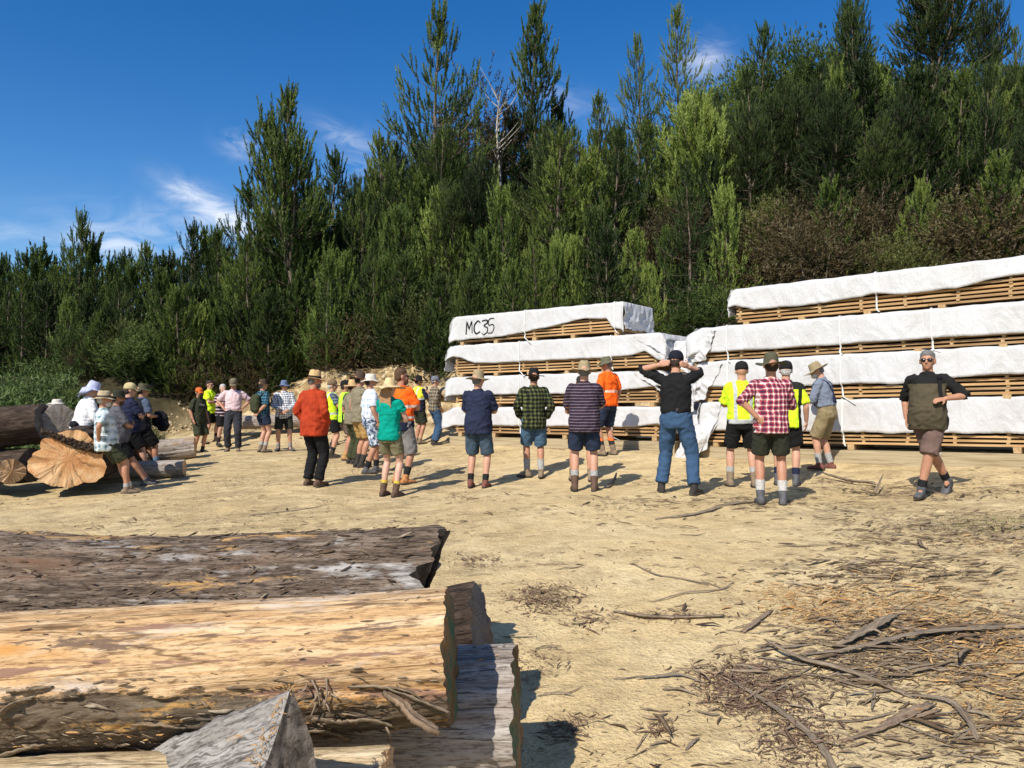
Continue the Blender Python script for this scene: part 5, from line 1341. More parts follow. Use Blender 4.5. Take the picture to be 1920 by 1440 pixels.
def build_litter():
    M = MAT
    # general scatter over the yard: denser to the right and about the logs
    N = 90000
    Y = 2.2 + 16 * RNG.random(N) ** 1.55; X = RNG.uniform(-.9, .9, N) * (Y * .78 + .6)
    dn = .24 + .8 * sst(.6, 3.4, X - .12 * Y) * (1 - sst(7, 11, Y)) + .45 * sst(7.2, 9, Y) * (1 - sst(9.5, 14, Y))
    cl = fbm(X * .55 + 4, Y * .9, 2.0, 4); dn = dn * np.clip(.35 + 2.4 * cl, .03, 2.0)
    keep = RNG.random(N) < dn * .55
    keep &= ~((X < -.1) & (Y < 5.2))
    X, Y = X[keep], Y[keep]; n = len(X)
    Ln = np.exp(RNG.normal(-3.55, .6, n)) * (1 + .035 * Y); Wd = Ln * RNG.uniform(.06, .20, n)
    an = RNG.normal(.0, .75, n) - .1
    slivers(X, Y, np.clip(Ln, .012, .3), np.clip(Wd, .003, .03), an, RNG.beta(1.3, 1.9, n) * .72, 'bark_litter', M['chips'], 'scattered slivers of brown and grey bark over the pale sand')
    # fresh orange chips at the right
    parts = [pix_patch(1640, 1135, 210, 45, 3000), pix_patch(1500, 1115, 120, 25, 700), pix_patch(1850, 1225, 170, 75, 3400), pix_patch(1790, 1180, 200, 40, 900), pix_patch(1560, 1160, 160, 20, 700), pix_patch(1890, 1020, 150, 18, 500), pix_patch(1880, 1330, 120, 60, 500)]
    X = np.concatenate([p[0] for p in parts]); Y = np.concatenate([p[1] for p in parts]); n = len(X)
    Ln = np.exp(RNG.normal(-3.85, .6, n)); 
    slivers(X, Y, np.clip(Ln, .015, .30), np.clip(Ln * RNG.uniform(.07, .22, n), .003, .03), RNG.normal(.05, .55, n), RNG.uniform(.70, 1, n) - (RNG.random(n) < .18) * .5, 'wood_chips', M['chips'], 'drift of fresh orange wood chips and splinters on the sand at the right', .008, .25, .4)
    # grey-brown bark at the right
    parts = [pix_patch(1700, 1200, 230, 60, 1500), pix_patch(1780, 1000, 300, 40, 1500), pix_patch(1650, 1075, 260, 30, 900), pix_patch(1600, 1260, 200, 50, 700), pix_patch(1800, 1390, 230, 60, 400), pix_patch(1380, 945, 330, 18, 700), pix_patch(1700, 925, 240, 18, 700)]
    X = np.concatenate([p[0] for p in parts]); Y = np.concatenate([p[1] for p in parts]); n = len(X)
    Ln = np.exp(RNG.normal(-3.0, .65, n))
    slivers(X, Y, np.clip(Ln, .02, .4), np.clip(Ln * RNG.uniform(.05, .2, n), .003, .035), RNG.normal(-.05, .5, n), .12 + RNG.beta(2, 2, n) * .58, 'bark_shreds', M['chips'], 'grey-brown shreds of stripped bark lying thick at the right', .005, .3, .22)
    # reddish fibre heaps
    parts = [pix_patch(1020, 1122, 75, 26, 1200), pix_patch(1375, 1275, 85, 42, 1500), pix_patch(1440, 1300, 110, 45, 1000), pix_patch(1500, 1385, 90, 60, 1100), pix_patch(1400, 1320, 100, 25, 500), pix_patch(450, 903, 75, 12, 500), pix_patch(720, 886, 140, 14, 900), pix_patch(790, 880, 60, 8, 300), pix_patch(855, 935, 45, 8, 250), pix_patch(885, 1052, 60, 12, 350), pix_patch(1240, 1375, 35, 18, 140), pix_patch(1065, 1368, 50, 20, 250), pix_patch(1110, 1160, 70, 20, 200), pix_patch(1010, 1240, 60, 30, 180), pix_patch(1260, 1160, 100, 14, 250), pix_patch(1560, 905, 80, 12, 250)]
    X = np.concatenate([p[0] for p in parts]); Y = np.concatenate([p[1] for p in parts]); n = len(X)
    Ln = np.exp(RNG.normal(-3.6, .55, n))
    slivers(X, Y, np.clip(Ln, .012, .2), np.clip(Ln * RNG.uniform(.06, .2, n), .0025, .018), RNG.uniform(-PI, PI, n), RNG.beta(2, 2, n), 'fibrous_bark', M['redfibre'], 'trodden heaps of reddish brown fibrous bark on the sand', .006, .4, .5)
    # pebbles and clods on the clay bank
    n = 1300; X = RNG.uniform(-11.2, 8, n); t = RNG.normal(.0, .8, n); Y = toe(X) + t
    k = (X < -4.0) | (RNG.random(n) < .4); X, Y = X[k], Y[k]; Z = gzr(X, Y); n = len(X)
    b_ = np.array([(1,0,0),(-1,0,0),(0,1,0),(0,-1,0),(0,0,1),(0,0,-1)], float); tri = np.array([(0,2,4),(2,1,4),(1,3,4),(3,0,4),(2,0,5),(1,2,5),(3,1,5),(0,3,5)])
    r = np.clip(np.exp(RNG.normal(-3.1, .5, n)), .02, .11); V = b_[None] * r[:, None, None] * RNG.uniform(.6, 1.3, (n, 6, 3)); V[..., 0] += X[:, None]; V[..., 1] += Y[:, None]; V[..., 2] += (Z + .02)[:, None]
    me = np_mesh('clay_rubble', V.reshape(-1, 3), (np.arange(n)[:, None, None] * 6 + tri[None]).reshape(-1, 3))
    m = NT('clay_rubble'); c = m.ramp(m.noise(m.coord(), 3, 5, .7), [(.3, (.18, .12, .06)), (.5, (.42, .32, .18)), (.7, (.58, .49, .33))])
    o = link('clay_rubble', me, m.done(c, .95, m.bump(m.noise(m.coord(), 20, 4), .02, .7), .1), None, False)
    sb = o.modifiers.new('bevel', 'BEVEL'); sb.width = .02; sb.segments = 1; sb.limit_method = 'NONE'
    tag(o, 'crumbled lumps of pale clay at the foot of the cut bank', 'rubble', kind='stuff')
    # grass tuft patch at right
    X, Y = pix_patch(1850, 985, 130, 16, 420); n = len(X); Z = gzr(X, Y); a = RNG.uniform(-PI, PI, n); h = RNG.uniform(.01, .035, n)

    V = np.zeros((n, 3, 3)); V[:, 0] = np.stack([X - .004, Y, Z], -1); V[:, 1] = np.stack([X + .004, Y, Z], -1); V[:, 2] = np.stack([X + .03 * np.cos(a), Y + .03 * np.sin(a), Z + h], -1)
    o = link('grass', np_mesh('grass', V.reshape(-1, 3), np.arange(n * 3).reshape(-1, 3)), plain('grass_green', (.13, .15, .05), .8), None, False)
    tag(o, 'sparse short green grass growing through the bark at the right', 'grass', kind='stuff')
    # ---- the bark strips one can tell apart
    def strip(label, px, w, lift=.004, thick=.006, curl=.25, seed=0, mat='bark_strip', hts=None):
        pts = []
        for i, (u, v) in enumerate(px):
            g = ghit(u, v); g.z = float(gzr(np.array([g.x]), np.array([g.y]))[0]) + lift + (hts[i] if hts else .008 * (i % 2)); pts.append(g)
        o0 = pts[0].copy(); o = strip_mesh([p - o0 for p in pts], [x * .62 for x in w], min(thick, .008), curl, seed, mat=M[mat]); o.location = o0
        tag(o, label, 'bark', 'strips of stripped bark on the ground'); return o
    strip('long grey bark strip with a raised tip, in front of the orange chips', [(1443, 1230), (1500, 1248), (1580, 1268), (1650, 1288), (1700, 1305)], [.02, .06, .07, .06, .03], seed=1, hts=[.05, .03, .02, .01, 0])
    strip('straight grey bark strip pointing right above the raised one', [(1520, 1232), (1600, 1225), (1700, 1208), (1780, 1196), (1860, 1190)], [.025, .05, .07, .09, .05], seed=2, hts=[.01, .03, .04, .03, .02])
    strip('broad curled grey bark slab standing on edge near the orange chips', [(1575, 1212), (1620, 1200), (1655, 1180), (1680, 1165)], [.05, .09, .10, .04], .01, .010, .3, 3, hts=[0, .02, .03, .01])
    strip('wide flat grey bark strip reaching the right edge of the picture', [(1680, 1180), (1750, 1192), (1840, 1186), (1925, 1184)], [.03, .07, .08, .06], seed=4)
    strip('forked pale bark strip on the sand low at the right', [(1590, 1398), (1650, 1378), (1700, 1352), (1745, 1330)], [.02, .05, .11, .06], seed=5, mat='stick')
    strip('pale bark strip splitting off the forked one', [(1690, 1362), (1730, 1348), (1760, 1340)], [.04, .05, .03], seed=6, mat='stick')
    strip('grey bark strip bending down at the lower right', [(1700, 1305), (1760, 1322), (1790, 1330), (1815, 1362), (1830, 1385)], [.03, .05, .06, .06, .03], seed=7)
    strip('thin dark stick curving across the sand in the middle', [(1230, 1130), (1290, 1120), (1350, 1112), (1370, 1100)], [.008, .018, .022, .01], seed=8, mat='stick')
    strip('dark stick with a knobbed end left of the middle sand', [(1190, 1065), (1230, 1082), (1275, 1090), (1320, 1100)], [.012, .022, .02, .008], seed=9)
    strip('dark flat bark piece on the sand under the plaid shirt', [(1240, 974), (1310, 966), (1370, 948), (1415, 942)], [.03, .06, .10, .05], seed=10)
    strip('curved bark strip with a knotted tip in front of the walking person', [(1548, 897), (1590, 908), (1630, 913), (1640, 918)], [.06, .09, .10, .05], .02, .012, .4, 11, hts=[.05, .02, .02, .03])
    strip('upturned splinter of bark beside the walking person', [(1620, 925), (1640, 930), (1655, 918)], [.05, .06, .02], .03, .012, .3, 12, hts=[.0, .02, .14])
    strip('pale splinter of wood on the ground behind the striped polo', [(1140, 915), (1150, 908), (1156, 898)], [.07, .08, .03], .02, .012, .2, 13, 'stick', [0, .02, .06])
    strip('long thin dark stick lying on the sand left of the middle', [(475, 967), (520, 962), (560, 957), (598, 950)], [.02, .03, .03, .01], seed=14)
    strip('pale kinked bark piece in the middle of the sand', [(1395, 1190), (1420, 1172), (1445, 1150)], [.05, .07, .05], seed=15, mat='stick')
    strip('dark splinter pointing left by the red fibre heap', [(1245, 1298), (1275, 1302), (1300, 1306)], [.02, .03, .012], seed=16)
    strip('grey ragged bark trail curving down to the bottom edge', [(1380, 1290), (1440, 1330), (1500, 1365), (1540, 1410), (1565, 1445)], [.03, .06, .06, .06, .05], seed=17)
    strip('tangle of dark bark on the sand between stick and heap', [(1160, 1152), (1210, 1163), (1270, 1166), (1350, 1164)], [.03, .07, .06, .04], seed=18)
    # the rest: individual strips, alike
    for i in range(105):
        if i < 70:
            u = 1250 + 720 * random.random() ** .7; v = random.choice([random.uniform(930, 1080), random.uniform(1040, 1440), random.uniform(1150, 1300)])
        else: u = random.uniform(860, 1500); v = random.uniform(960, 1440)
        c = ghit(u, v); a = random.gauss(-.05, .45); Lh = random.uniform(.10, .42) * (1 if i < 70 else .6); pts = []
        bd = random.gauss(0, .18)
        for k in range(4):
            t = k / 3 - .5; x = c.x + math.cos(a + bd * t) * Lh * t; y = c.y + math.sin(a + bd * t * 2) * Lh * t
            z = float(gzr(np.array([x]), np.array([y]))[0]); pts.append(Vector((x, y, z + .003 + random.uniform(0, .012))))
        w = random.uniform(.005, .024) * (1 if i < 70 else .5); o = strip_mesh([p - pts[0] for p in pts], [w * .5, w, w * .9, w * .25], .004, .2, i, random.uniform(-.4, .4), 6, mat=M[random.choice(['bark_strip', 'bark_strip', 'stick', 'bark_curl'])]); o.location = pts[0]
        tag(o, 'loose sliver of brown bark lying among others on the sand', 'bark', 'loose bark slivers')
# ------------------------------------------------------------------ trees
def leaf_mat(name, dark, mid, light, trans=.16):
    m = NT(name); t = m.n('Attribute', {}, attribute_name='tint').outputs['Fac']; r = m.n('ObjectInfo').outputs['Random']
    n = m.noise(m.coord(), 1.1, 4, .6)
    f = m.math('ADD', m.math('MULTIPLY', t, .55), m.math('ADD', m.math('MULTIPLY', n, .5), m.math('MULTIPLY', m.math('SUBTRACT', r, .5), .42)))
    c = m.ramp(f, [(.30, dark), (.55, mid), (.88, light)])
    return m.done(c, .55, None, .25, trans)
def tree_mats():
    M = MAT
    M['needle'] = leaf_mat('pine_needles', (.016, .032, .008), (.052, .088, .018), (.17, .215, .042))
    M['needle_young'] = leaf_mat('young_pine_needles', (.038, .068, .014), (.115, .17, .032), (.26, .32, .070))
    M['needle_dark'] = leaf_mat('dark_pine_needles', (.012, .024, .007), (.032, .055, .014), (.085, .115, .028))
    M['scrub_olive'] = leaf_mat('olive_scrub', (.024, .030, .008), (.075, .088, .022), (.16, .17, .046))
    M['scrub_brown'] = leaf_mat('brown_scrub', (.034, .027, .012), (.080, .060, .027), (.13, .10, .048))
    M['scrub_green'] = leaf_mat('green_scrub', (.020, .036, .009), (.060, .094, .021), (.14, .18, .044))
    M['fern'] = leaf_mat('bracken', (.05, .075, .02), (.09, .14, .035), (.15, .20, .06))
    m = NT('pine_bark'); n = m.noise(m.coord(scale=(6, 6, 1.5)), 2, 5); M['pbark'] = m.done(m.ramp(n, [(.3, (.07, .052, .038)), (.7, (.21, .17, .13))]), .9, None, .1)
    M['dead'] = plain('dead_wood', (.42, .38, .33), .9, .1, .3)

def shoots_mesh(P, D, L, M_, nl, w, spread, seed, name, tint):
    """bottle-brush shoots: P base, D direction, L length -> needle triangles"""
    rng = np.random.default_rng(seed); K = len(P)
    t = np.linspace(.05, 1, M_)[None, :] + rng.uniform(-.03, .03, (K, M_)); az = (np.arange(M_) * 2.4)[None, :] + rng.uniform(0, 6.28, (K, 1)) + rng.uniform(-.4, .4, (K, M_))
    ref = np.where(np.abs(D[:, 2:3]) < .9, np.array([[0, 0, 1.]]), np.array([[1., 0, 0]]))
    A = np.cross(D, ref); A /= np.linalg.norm(A, axis=1, keepdims=True); B = np.cross(D, A)
    rad = A[:, None] * np.cos(az)[..., None] + B[:, None] * np.sin(az)[..., None]
    sp = spread * (1.0 - .55 * t[..., None] ** 2)
    nd = D[:, None] * (1 - .35 * sp) + rad * sp; nd /= np.linalg.norm(nd, axis=2, keepdims=True)
    b = P[:, None] + D[:, None] * (L[:, None] * t)[..., None]
    ln = nl * rng.uniform(.7, 1.2, (K, M_)); tip = b + nd * ln[..., None]
    sd = np.cross(nd, rng.normal(0, 1, (K, M_, 3))); sd /= np.linalg.norm(sd, axis=2, keepdims=True) + 1e-9
    V = np.stack([b - sd * w, b + sd * w, tip], 2).reshape(-1, 3)
    me = np_mesh(name, V, np.arange(len(V)).reshape(-1, 3))
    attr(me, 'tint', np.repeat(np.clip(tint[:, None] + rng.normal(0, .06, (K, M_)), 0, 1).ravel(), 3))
    return me

def make_pine(seed, Hh=10.0, crown=.20, base=.03, whorl=.55, nbr=6, up=(.9, .1), dens=4.3, cand=.55, nl=.14, Mn=28, w=.021, top_open=.12, ragged=.25, mat='needle', spread=.55, leader=.9, multi=0, pexp=.62, bare=0.0):
    """prototype: (trunk mesh, crown mesh) of a pine Hh metres tall standing at the origin"""
    rnd = random.Random(seed); tb = MB(); P = []; D = []; L = []; T = []
    stems = [(0.0, 0.0, Hh, 0.0)]
    for k in range(multi):
        a = rnd.uniform(0, 6.28); stems.append((math.cos(a) * Hh * .075, math.sin(a) * Hh * .075, Hh * rnd.uniform(.80, .93), Hh * rnd.uniform(.35, .5)))
    for (ox, oy, h, z0) in stems:
        pts = []
        for i in range(7):
            t = i / 6; pts.append((ox * min(1, t * 2.2) if z0 else .012 * Hh * math.sin(t * 5 + seed), oy * min(1, t * 2.2) if z0 else .010 * Hh * math.sin(t * 4 + seed * 2), z0 + (h - z0) * t))
        r0 = .013 * Hh * (.5 if z0 else 1)
        tb.tube(pts, [r0 * (1 - t / 6.3) + .004 for t in range(7)], 7, 2)
        def trunk(z):
            t = min(max((z - z0) / (h - z0), 0), 1) * 6; i = min(int(t), 5); q = t - i
            return Vector(pts[i]).lerp(Vector(pts[i+1]), q)
        z = max(z0 + .2, h * max(base, bare)) if not z0 else z0 + .25 * (h - z0)
        lean = rnd.uniform(0, 6.28)
        while z < h - .30 * leader:
            tt = (z - z0) / (h - z0) if z0 else z / Hh
            prof = min(1.0, 1.08 * (1 - tt) ** pexp)
            R_ = crown * Hh * prof * (.6 if z0 else 1) * rnd.uniform(.78, 1.12) + .08
            nb = nbr + rnd.choice((-1, 0, 1)) if tt < .8 else max(4, nbr - 2)
            a0 = rnd.uniform(0, 6.28); shade = rnd.uniform(-.10, .10)
            for k in range(nb):
                a = a0 + k * 6.283 / nb + rnd.uniform(-.35, .35); l = R_ * rnd.uniform(1 - ragged * 1.4, 1 + ragged) * (1 + .12 * math.cos(a - lean))
                if rnd.random() < ragged * .3: l *= .55
                el = up[1] + (up[0] - up[1]) * tt ** 1.4 + rnd.uniform(-.2, .2)
                p0 = trunk(z); h0 = Vector((math.cos(a), math.sin(a), 0))
                p1 = p0 + h0 * (l * .55 * math.cos(el)) + Vector((0, 0, l * .55 * math.sin(el)))
                e2 = el + .32; p2 = p1 + h0 * (l * .40 * math.cos(e2)) + Vector((0, 0, l * .40 * math.sin(e2)))
                e3 = min(el + .85, 1.4); p3 = p2 + h0 * (l * .15 * math.cos(e3)) + Vector((0, 0, l * .2 * math.sin(e3)))
                tb.tube([p0, p1, p2, p3], [.009 * l + .006, .007 * l + .005, .005 * l + .003, .003], 4, 1)
                tb_ = rnd.uniform(.1, .9)
                n = max(3, int(l * dens * (1 + .5 * (l > 1.2))))
                side = Vector((-h0.y, h0.x, 0))
                for q in range(n):
                    f = top_open + (1 - top_open) * ((q + rnd.random()) / n) ** .8
                    pp = p0.lerp(p1, f / .55) if f < .55 else p1.lerp(p2, (f - .55) / .45)
                    wd = l * .34 * math.sin(min(1, f * 1.1) * PI * .85) * rnd.uniform(-1, 1)          # twigs fan out into a spray
                    pp = pp + side * wd + Vector((0, 0, abs(wd) * .25 + rnd.uniform(-.08, .10)))
                    ang = a + wd / (l + .1) * 1.6 + rnd.uniform(-.6, .6); ee = min(1.45, el * .5 + rnd.uniform(.35, 1.15) + .35 * tt)
                    dd = Vector((math.cos(ang) * math.cos(ee), math.sin(ang) * math.cos(ee), math.sin(ee)))
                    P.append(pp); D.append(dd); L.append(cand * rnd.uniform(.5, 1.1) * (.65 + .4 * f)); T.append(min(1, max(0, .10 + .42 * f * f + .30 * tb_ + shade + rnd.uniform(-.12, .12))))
                for q in range(2):
                    d3 = (p3 - p2).normalized() + Vector((rnd.uniform(-.25, .25), rnd.uniform(-.25, .25), .15)); d3.normalize()
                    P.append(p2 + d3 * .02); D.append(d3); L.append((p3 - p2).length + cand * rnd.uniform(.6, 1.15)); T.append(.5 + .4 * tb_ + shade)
            z += whorl * rnd.uniform(.7, 1.3) * (.72 + .5 * (1 - tt))
        nL = int(leader * 5) + 3
        for q in range(nL):
            zz = h - leader * (1 - q / nL); P.append(trunk(zz)); D.append(Vector((rnd.uniform(-.1, .1), rnd.uniform(-.1, .1), 1)).normalized()); L.append(cand * .75); T.append(.6)
            if q < nL - 2:
                for k in range(3):
                    a = rnd.uniform(0, 6.28); P.append(trunk(zz)); D.append(Vector((math.cos(a) * .55, math.sin(a) * .55, .85)).normalized()); L.append(cand * rnd.uniform(.5, 1.0) * (1.1 - q / nL * .6)); T.append(.6)
    P = np.array([tuple(p) for p in P]); D = np.array([tuple(p) for p in D])
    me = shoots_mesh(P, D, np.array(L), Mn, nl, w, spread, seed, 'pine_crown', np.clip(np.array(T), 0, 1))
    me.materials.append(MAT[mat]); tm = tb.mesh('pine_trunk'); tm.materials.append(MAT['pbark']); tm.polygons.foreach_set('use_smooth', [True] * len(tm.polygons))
    return tm, me, Hh

def make_bush(seed, Hh=3.0, wide=1.6, n=900, mat='scrub_olive', nl=.15, Mn=10, w=.022, cand=.34, lobes=9, spread=.9, upright=.5, flat=1.0):
    rnd = random.Random(seed); rng = np.random.default_rng(seed); tb = MB(); P = []; D = []; L = []; T = []
    cl = []
    for k in range(lobes):
        a = rnd.uniform(0, 6.28); rr = wide * math.sqrt(rnd.random()) * .72; zz = Hh * rnd.uniform(.22, .84) * (1 - .35 * rr / wide)
        c = Vector((math.cos(a) * rr, math.sin(a) * rr, zz)); cl.append((c, Hh * rnd.uniform(.20, .34), rnd.random()))
        tb.tube([(0.05 * k % .2, 0, 0), (c.x * .5, c.y * .5, c.z * .45), tuple(c)], [.05 * Hh / 3, .03, .012], 5, 2)
    cl.append((Vector((0, 0, Hh * .62)), Hh * .36, .5))
    for i in range(n):
        c, r, tn = cl[i % len(cl)]
        v = rng.normal(0, 1, 3); v /= np.linalg.norm(v); v[2] = v[2] * flat
        q = c + Vector(v) * (r * rnd.uniform(.55, 1.05) * (1 + .16 * math.sin(v[0] * 5 + i % 7)))
        if q.z < .03: q.z = rnd.uniform(.03, .5)
        d = (Vector(v) * (1 - upright) + Vector((rnd.uniform(-.3, .3), rnd.uniform(-.3, .3), 1)) * upright).normalized()
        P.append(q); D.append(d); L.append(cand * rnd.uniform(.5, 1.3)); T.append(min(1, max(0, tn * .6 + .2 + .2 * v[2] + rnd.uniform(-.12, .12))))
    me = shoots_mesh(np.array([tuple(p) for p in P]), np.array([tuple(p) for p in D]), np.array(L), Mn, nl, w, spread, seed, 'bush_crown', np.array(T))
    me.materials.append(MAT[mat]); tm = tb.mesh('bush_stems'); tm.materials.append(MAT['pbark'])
    return tm, me, Hh

def put_tree(name, proto, loc, h, label, cat, group=None, wx=1.0, rz=None, parts=('trunk', 'crown')):
    tm, cm, Hh = proto; s = h / Hh
    r = empty(name, loc, random.uniform(0, 6.28) if rz is None else rz); r.scale = (s * wx, s * wx, s)
    tag(r, label, cat, group)
    for nm, me in zip(parts, (tm, cm)):
        o = bpy.data.objects.new(nm, me); COL.objects.link(o); o.parent = r
    return r

def protos():
    return dict(
        tall=make_pine(1, 11, .205, up=(.80, .0), whorl=.74, cand=.70, leader=1.2),
        tall2=make_pine(2, 11, .215, up=(.85, .1), whorl=.82, cand=.74, leader=1.4, ragged=.35, top_open=.2),
        tall3=make_pine(12, 11, .19, up=(.75, -.05), whorl=.72, cand=.66, ragged=.35),
        spire=make_pine(3, 10, .155, up=(.9, .15), whorl=.66, nbr=5, cand=.64, leader=1.7),
        multi=make_pine(4, 10, .20, up=(.95, .15), whorl=.72, cand=.70, multi=3),
        broad=make_pine(5, 16, .215, up=(.75, .0), whorl=.72, nbr=7, dens=6.0, cand=.60, mat='needle_dark', pexp=.5, multi=2),
        lolly=make_pine(6, 10, .20, up=(.85, .3), whorl=.45, bare=.52, cand=.52, pexp=.7),
        young=make_pine(7, 6, .27, up=(.95, .25), whorl=.50, cand=.68, nl=.15, w=.022, mat='needle_young', spread=.62),
        young2=make_pine(8, 6, .23, up=(1.0, .3), whorl=.54, cand=.78, nl=.15, w=.022, mat='needle_young', spread=.6),
        fluffy=make_pine(9, 7, .33, up=(.85, .2), whorl=.5, nbr=7, cand=.66, nl=.17, w=.023, mat='needle_young', spread=.65, pexp=.45, multi=2),
        small=make_pine(10, 5, .25, up=(.85, .1), whorl=.44, cand=.46, nl=.13),
        small2=make_pine(11, 5, .22, up=(.8, .0), whorl=.40, cand=.42, nl=.12, mat='needle_dark', ragged=.35),
        b_olive=make_bush(21, 3, 1.5, 1300, 'scrub_olive', cand=.24, nl=.10, w=.020), b_brown=make_bush(22, 3, 1.5, 1300, 'scrub_brown', upright=.35, cand=.24, nl=.10, w=.020), b_green=make_bush(23, 3, 1.6, 1300, 'scrub_green', cand=.26, nl=.11, w=.022),
        b_tall=make_bush(24, 4.5, 1.3, 1500, 'scrub_olive', upright=.7, lobes=12, nl=.12), b_tallb=make_bush(25, 4.5, 1.3, 1500, 'scrub_brown', upright=.7, lobes=12, nl=.12),
        dome=make_bush(26, 8, 3.4, 9000, 'needle', .13, 12, .026, .24, 46, .9, .2), roundt=make_bush(27, 5, 1.8, 1800, 'scrub_brown', lobes=14, upright=.3),
    )

def build_trees():
    PR = protos()
    def tree(name, pr, u, vt, d, label, group='pines standing on the hillside', wx=1.0, cat='pine tree', sink=.1, rz=None):
        p = at(u, vt, d); g = g0(p.x, d); h = p.z - g
        parts = ('trunk', 'crown') if 'bush' not in name and 'shrub' not in name else ('stems', 'foliage')
        return put_tree(name, PR[pr], (p.x, d, g - sink), max(h, .6) + sink, label, cat, group, wx, rz, parts)
    T = tree
    # the trees one can tell apart, left to right
    T('pine_tree', 'tall2', 150, 408, 32, 'pine with a bare bottlebrush top rising above the low pines at the left', wx=.95)
    T('pine_tree', 'spire', 362, 418, 30, 'slender pine, left of two narrow spires beside the tall leaning group')
    T('pine_tree', 'spire', 408, 428, 30.5, 'slender pine, right of two narrow spires left of the tall multi-topped pine')
    T('pine_tree', 'tall', 462, 352, 29, 'mid-height pine just left of the tall multi-topped pine')
    T('pine_tree', 'multi', 545, 186, 28.5, 'tall multi-topped pine with long bare leader, left of the middle', wx=1.0)
    T('pine_tree', 'spire', 628, 284, 33, 'narrow pale pine spire right of the tall multi-topped pine', wx=1.15)
    T('pine_tree', 'spire', 716, 252, 34, 'narrow dark pine spire left of the tallest central pine', wx=1.1)
    T('pine_tree', 'tall2', 822, 22, 34, 'tallest central pine with a long thin leader against the blue sky', wx=.98)
    T('pine_tree', 'lolly', 1002, 22, 42, 'pine with a bare lower trunk and compact crown high on the skyline', wx=1.05)
    T('round_tree', 'roundt', 905, 165, 41, 'ragged round-topped brownish tree between the two tall central pines', 'broadleaf trees on the skyline', .8, 'tree')
    T('pine_tree', 'small', 1050, 205, 43, 'small skyline pine just right of the compact-crowned pine')
    T('pine_tree', 'spire', 1122, 176, 38, 'thin spire pine standing alone on the middle skyline', wx=1.1)
    T('pine_tree', 'tall2', 1196, 76, 40, 'open thin-topped pine, left of a dense narrow pine', wx=.85)
    T('pine_tree', 'tall', 1272, 18, 40, 'dense narrow pine right of the open thin-topped pine', wx=.85)
    T('pine_tree', 'spire', 1432, 44, 41, 'pale-tipped pine spire rising from the rounded dark crowns', wx=1.1)
    T('round_tree', 'dome', 1390, 120, 44, 'rounded dark green tree, leftmost of three domed crowns on the ridge', 'broadleaf trees on the skyline', .9, 'tree')
    T('round_tree', 'dome', 1500, 58, 44, 'rounded dark green tree, highest of three domed crowns on the ridge', 'broadleaf trees on the skyline', .8, 'tree', rz=2)
    T('round_tree', 'dome', 1565, 90, 45, 'rounded dark green tree, rightmost of three domed crowns on the ridge', 'broadleaf trees on the skyline', .8, 'tree', rz=4)
    T('pine_tree', 'multi', 1605, -30, 38, 'tall pine cut by the top of the picture, left of a big dark pine', wx=.85)
    T('pine_tree', 'broad', 1745, -95, 31, 'big broad dark pine at the upper right', wx=1.15)
    T('pine_tree', 'broad', 1850, -20, 34, 'dark pine leaning on the right side of the big broad pine', wx=.8)
    T('pine_tree', 'tall2', 1905, 60, 37, 'pine with sunlit branches at the right edge of the picture')
    T('pine_tree', 'young2', 940, 372, 27, 'bright young pine with upright candles in the middle of the slope')
    T('pine_tree', 'young2', 1022, 276, 33, 'light green young pine with thick candles below the middle skyline')
    T('pine_tree', 'young', 748, 405, 27.5, 'blue-green fluffy young pine left of the bright candle pine')
    T('pine_tree', 'young2', 615, 488, 25.5, 'bright young pine low on the slope above the red shirt')
    T('pine_tree', 'fluffy', 1305, 192, 30, 'broad fluffy yellow-green pine above the gap between the stacks')
    T('pine_tree', 'fluffy', 1400, 240, 31, 'second fluffy light pine, just right of the broad yellow-green one', wx=.8)
    T('pine_tree', 'tall', 1490, 128, 33, 'mid-green pine with a bare patch of trunk in front of the domed crowns', wx=1.15)
    T('pine_tree', 'young', 1650, 148, 31, 'light pine with a whorl of bare grey branches low on its trunk', wx=1.05)
    T('pine_tree', 'young', 1218, 505, 23.5, 'little bright pine just above the left timber stack')
    T('pine_tree', 'young2', 1075, 455, 26, 'small yellow-green pine low in the middle of the slope')
    T('pine_tree', 'young2', 1838, 272, 29, 'light young pine under the dark pines at the right')
    T('pine_tree', 'tall', 1092, 300, 35, 'dark upright pine under the lone spire')
    T('pine_tree', 'tall', 1135, 360, 31, 'dark pine with a long pale bare trunk in the middle of the slope', wx=.8)
    T('pine_tree', 'young2', 1040, 470, 25.5, 'small pale pine with one tall candle above the left stack', wx=.8)
    T('pine_tree', 'tall', 700, 455, 26, 'mid-green pine on the low slope left of the blue-green young pine', wx=.9)
    T('pine_tree', 'broad', 830, 250, 33.5, 'dense dark pine body below the tallest central leader', wx=.9)
    T('pine_tree', 'tall', 1000, 190, 40, 'dense dark pine below the compact-crowned skyline pine', wx=1.0)
    # pale dead tree
    r = empty('dead_tree', (0, 0, 0)); tag(r, 'bare bleached dead tree between the two tall central pines', 'dead tree')
    p = at(935, 170, 39.5); g = g0(p.x, 39.5); r.location = (p.x, 39.5, g); H_ = p.z - g; b = MB(); rnd = random.Random(5)
    b.tube([(0, 0, 0), (.1, 0, H_ * .4), (-.1, 0, H_ * .75), (.1, 0, H_)], [.12, .09, .05, .01], 6, 3); b.build('trunk', MAT['dead'], r)
    for k in range(16):
        z = H_ * rnd.uniform(.55, .97); a = rnd.uniform(0, 6.28); l = rnd.uniform(.5, 1.4); b = MB(); c = Vector((math.cos(a), math.sin(a) * .5, 0))
        b.tube([(0, 0, z), tuple(c * l * .5 + Vector((0, 0, z + l * .45))), tuple(c * l + Vector((rnd.uniform(-.2, .2), 0, z + l * 1.1)))], [.035, .022, .006], 5, 3); b.build('branch', MAT['dead'], r)
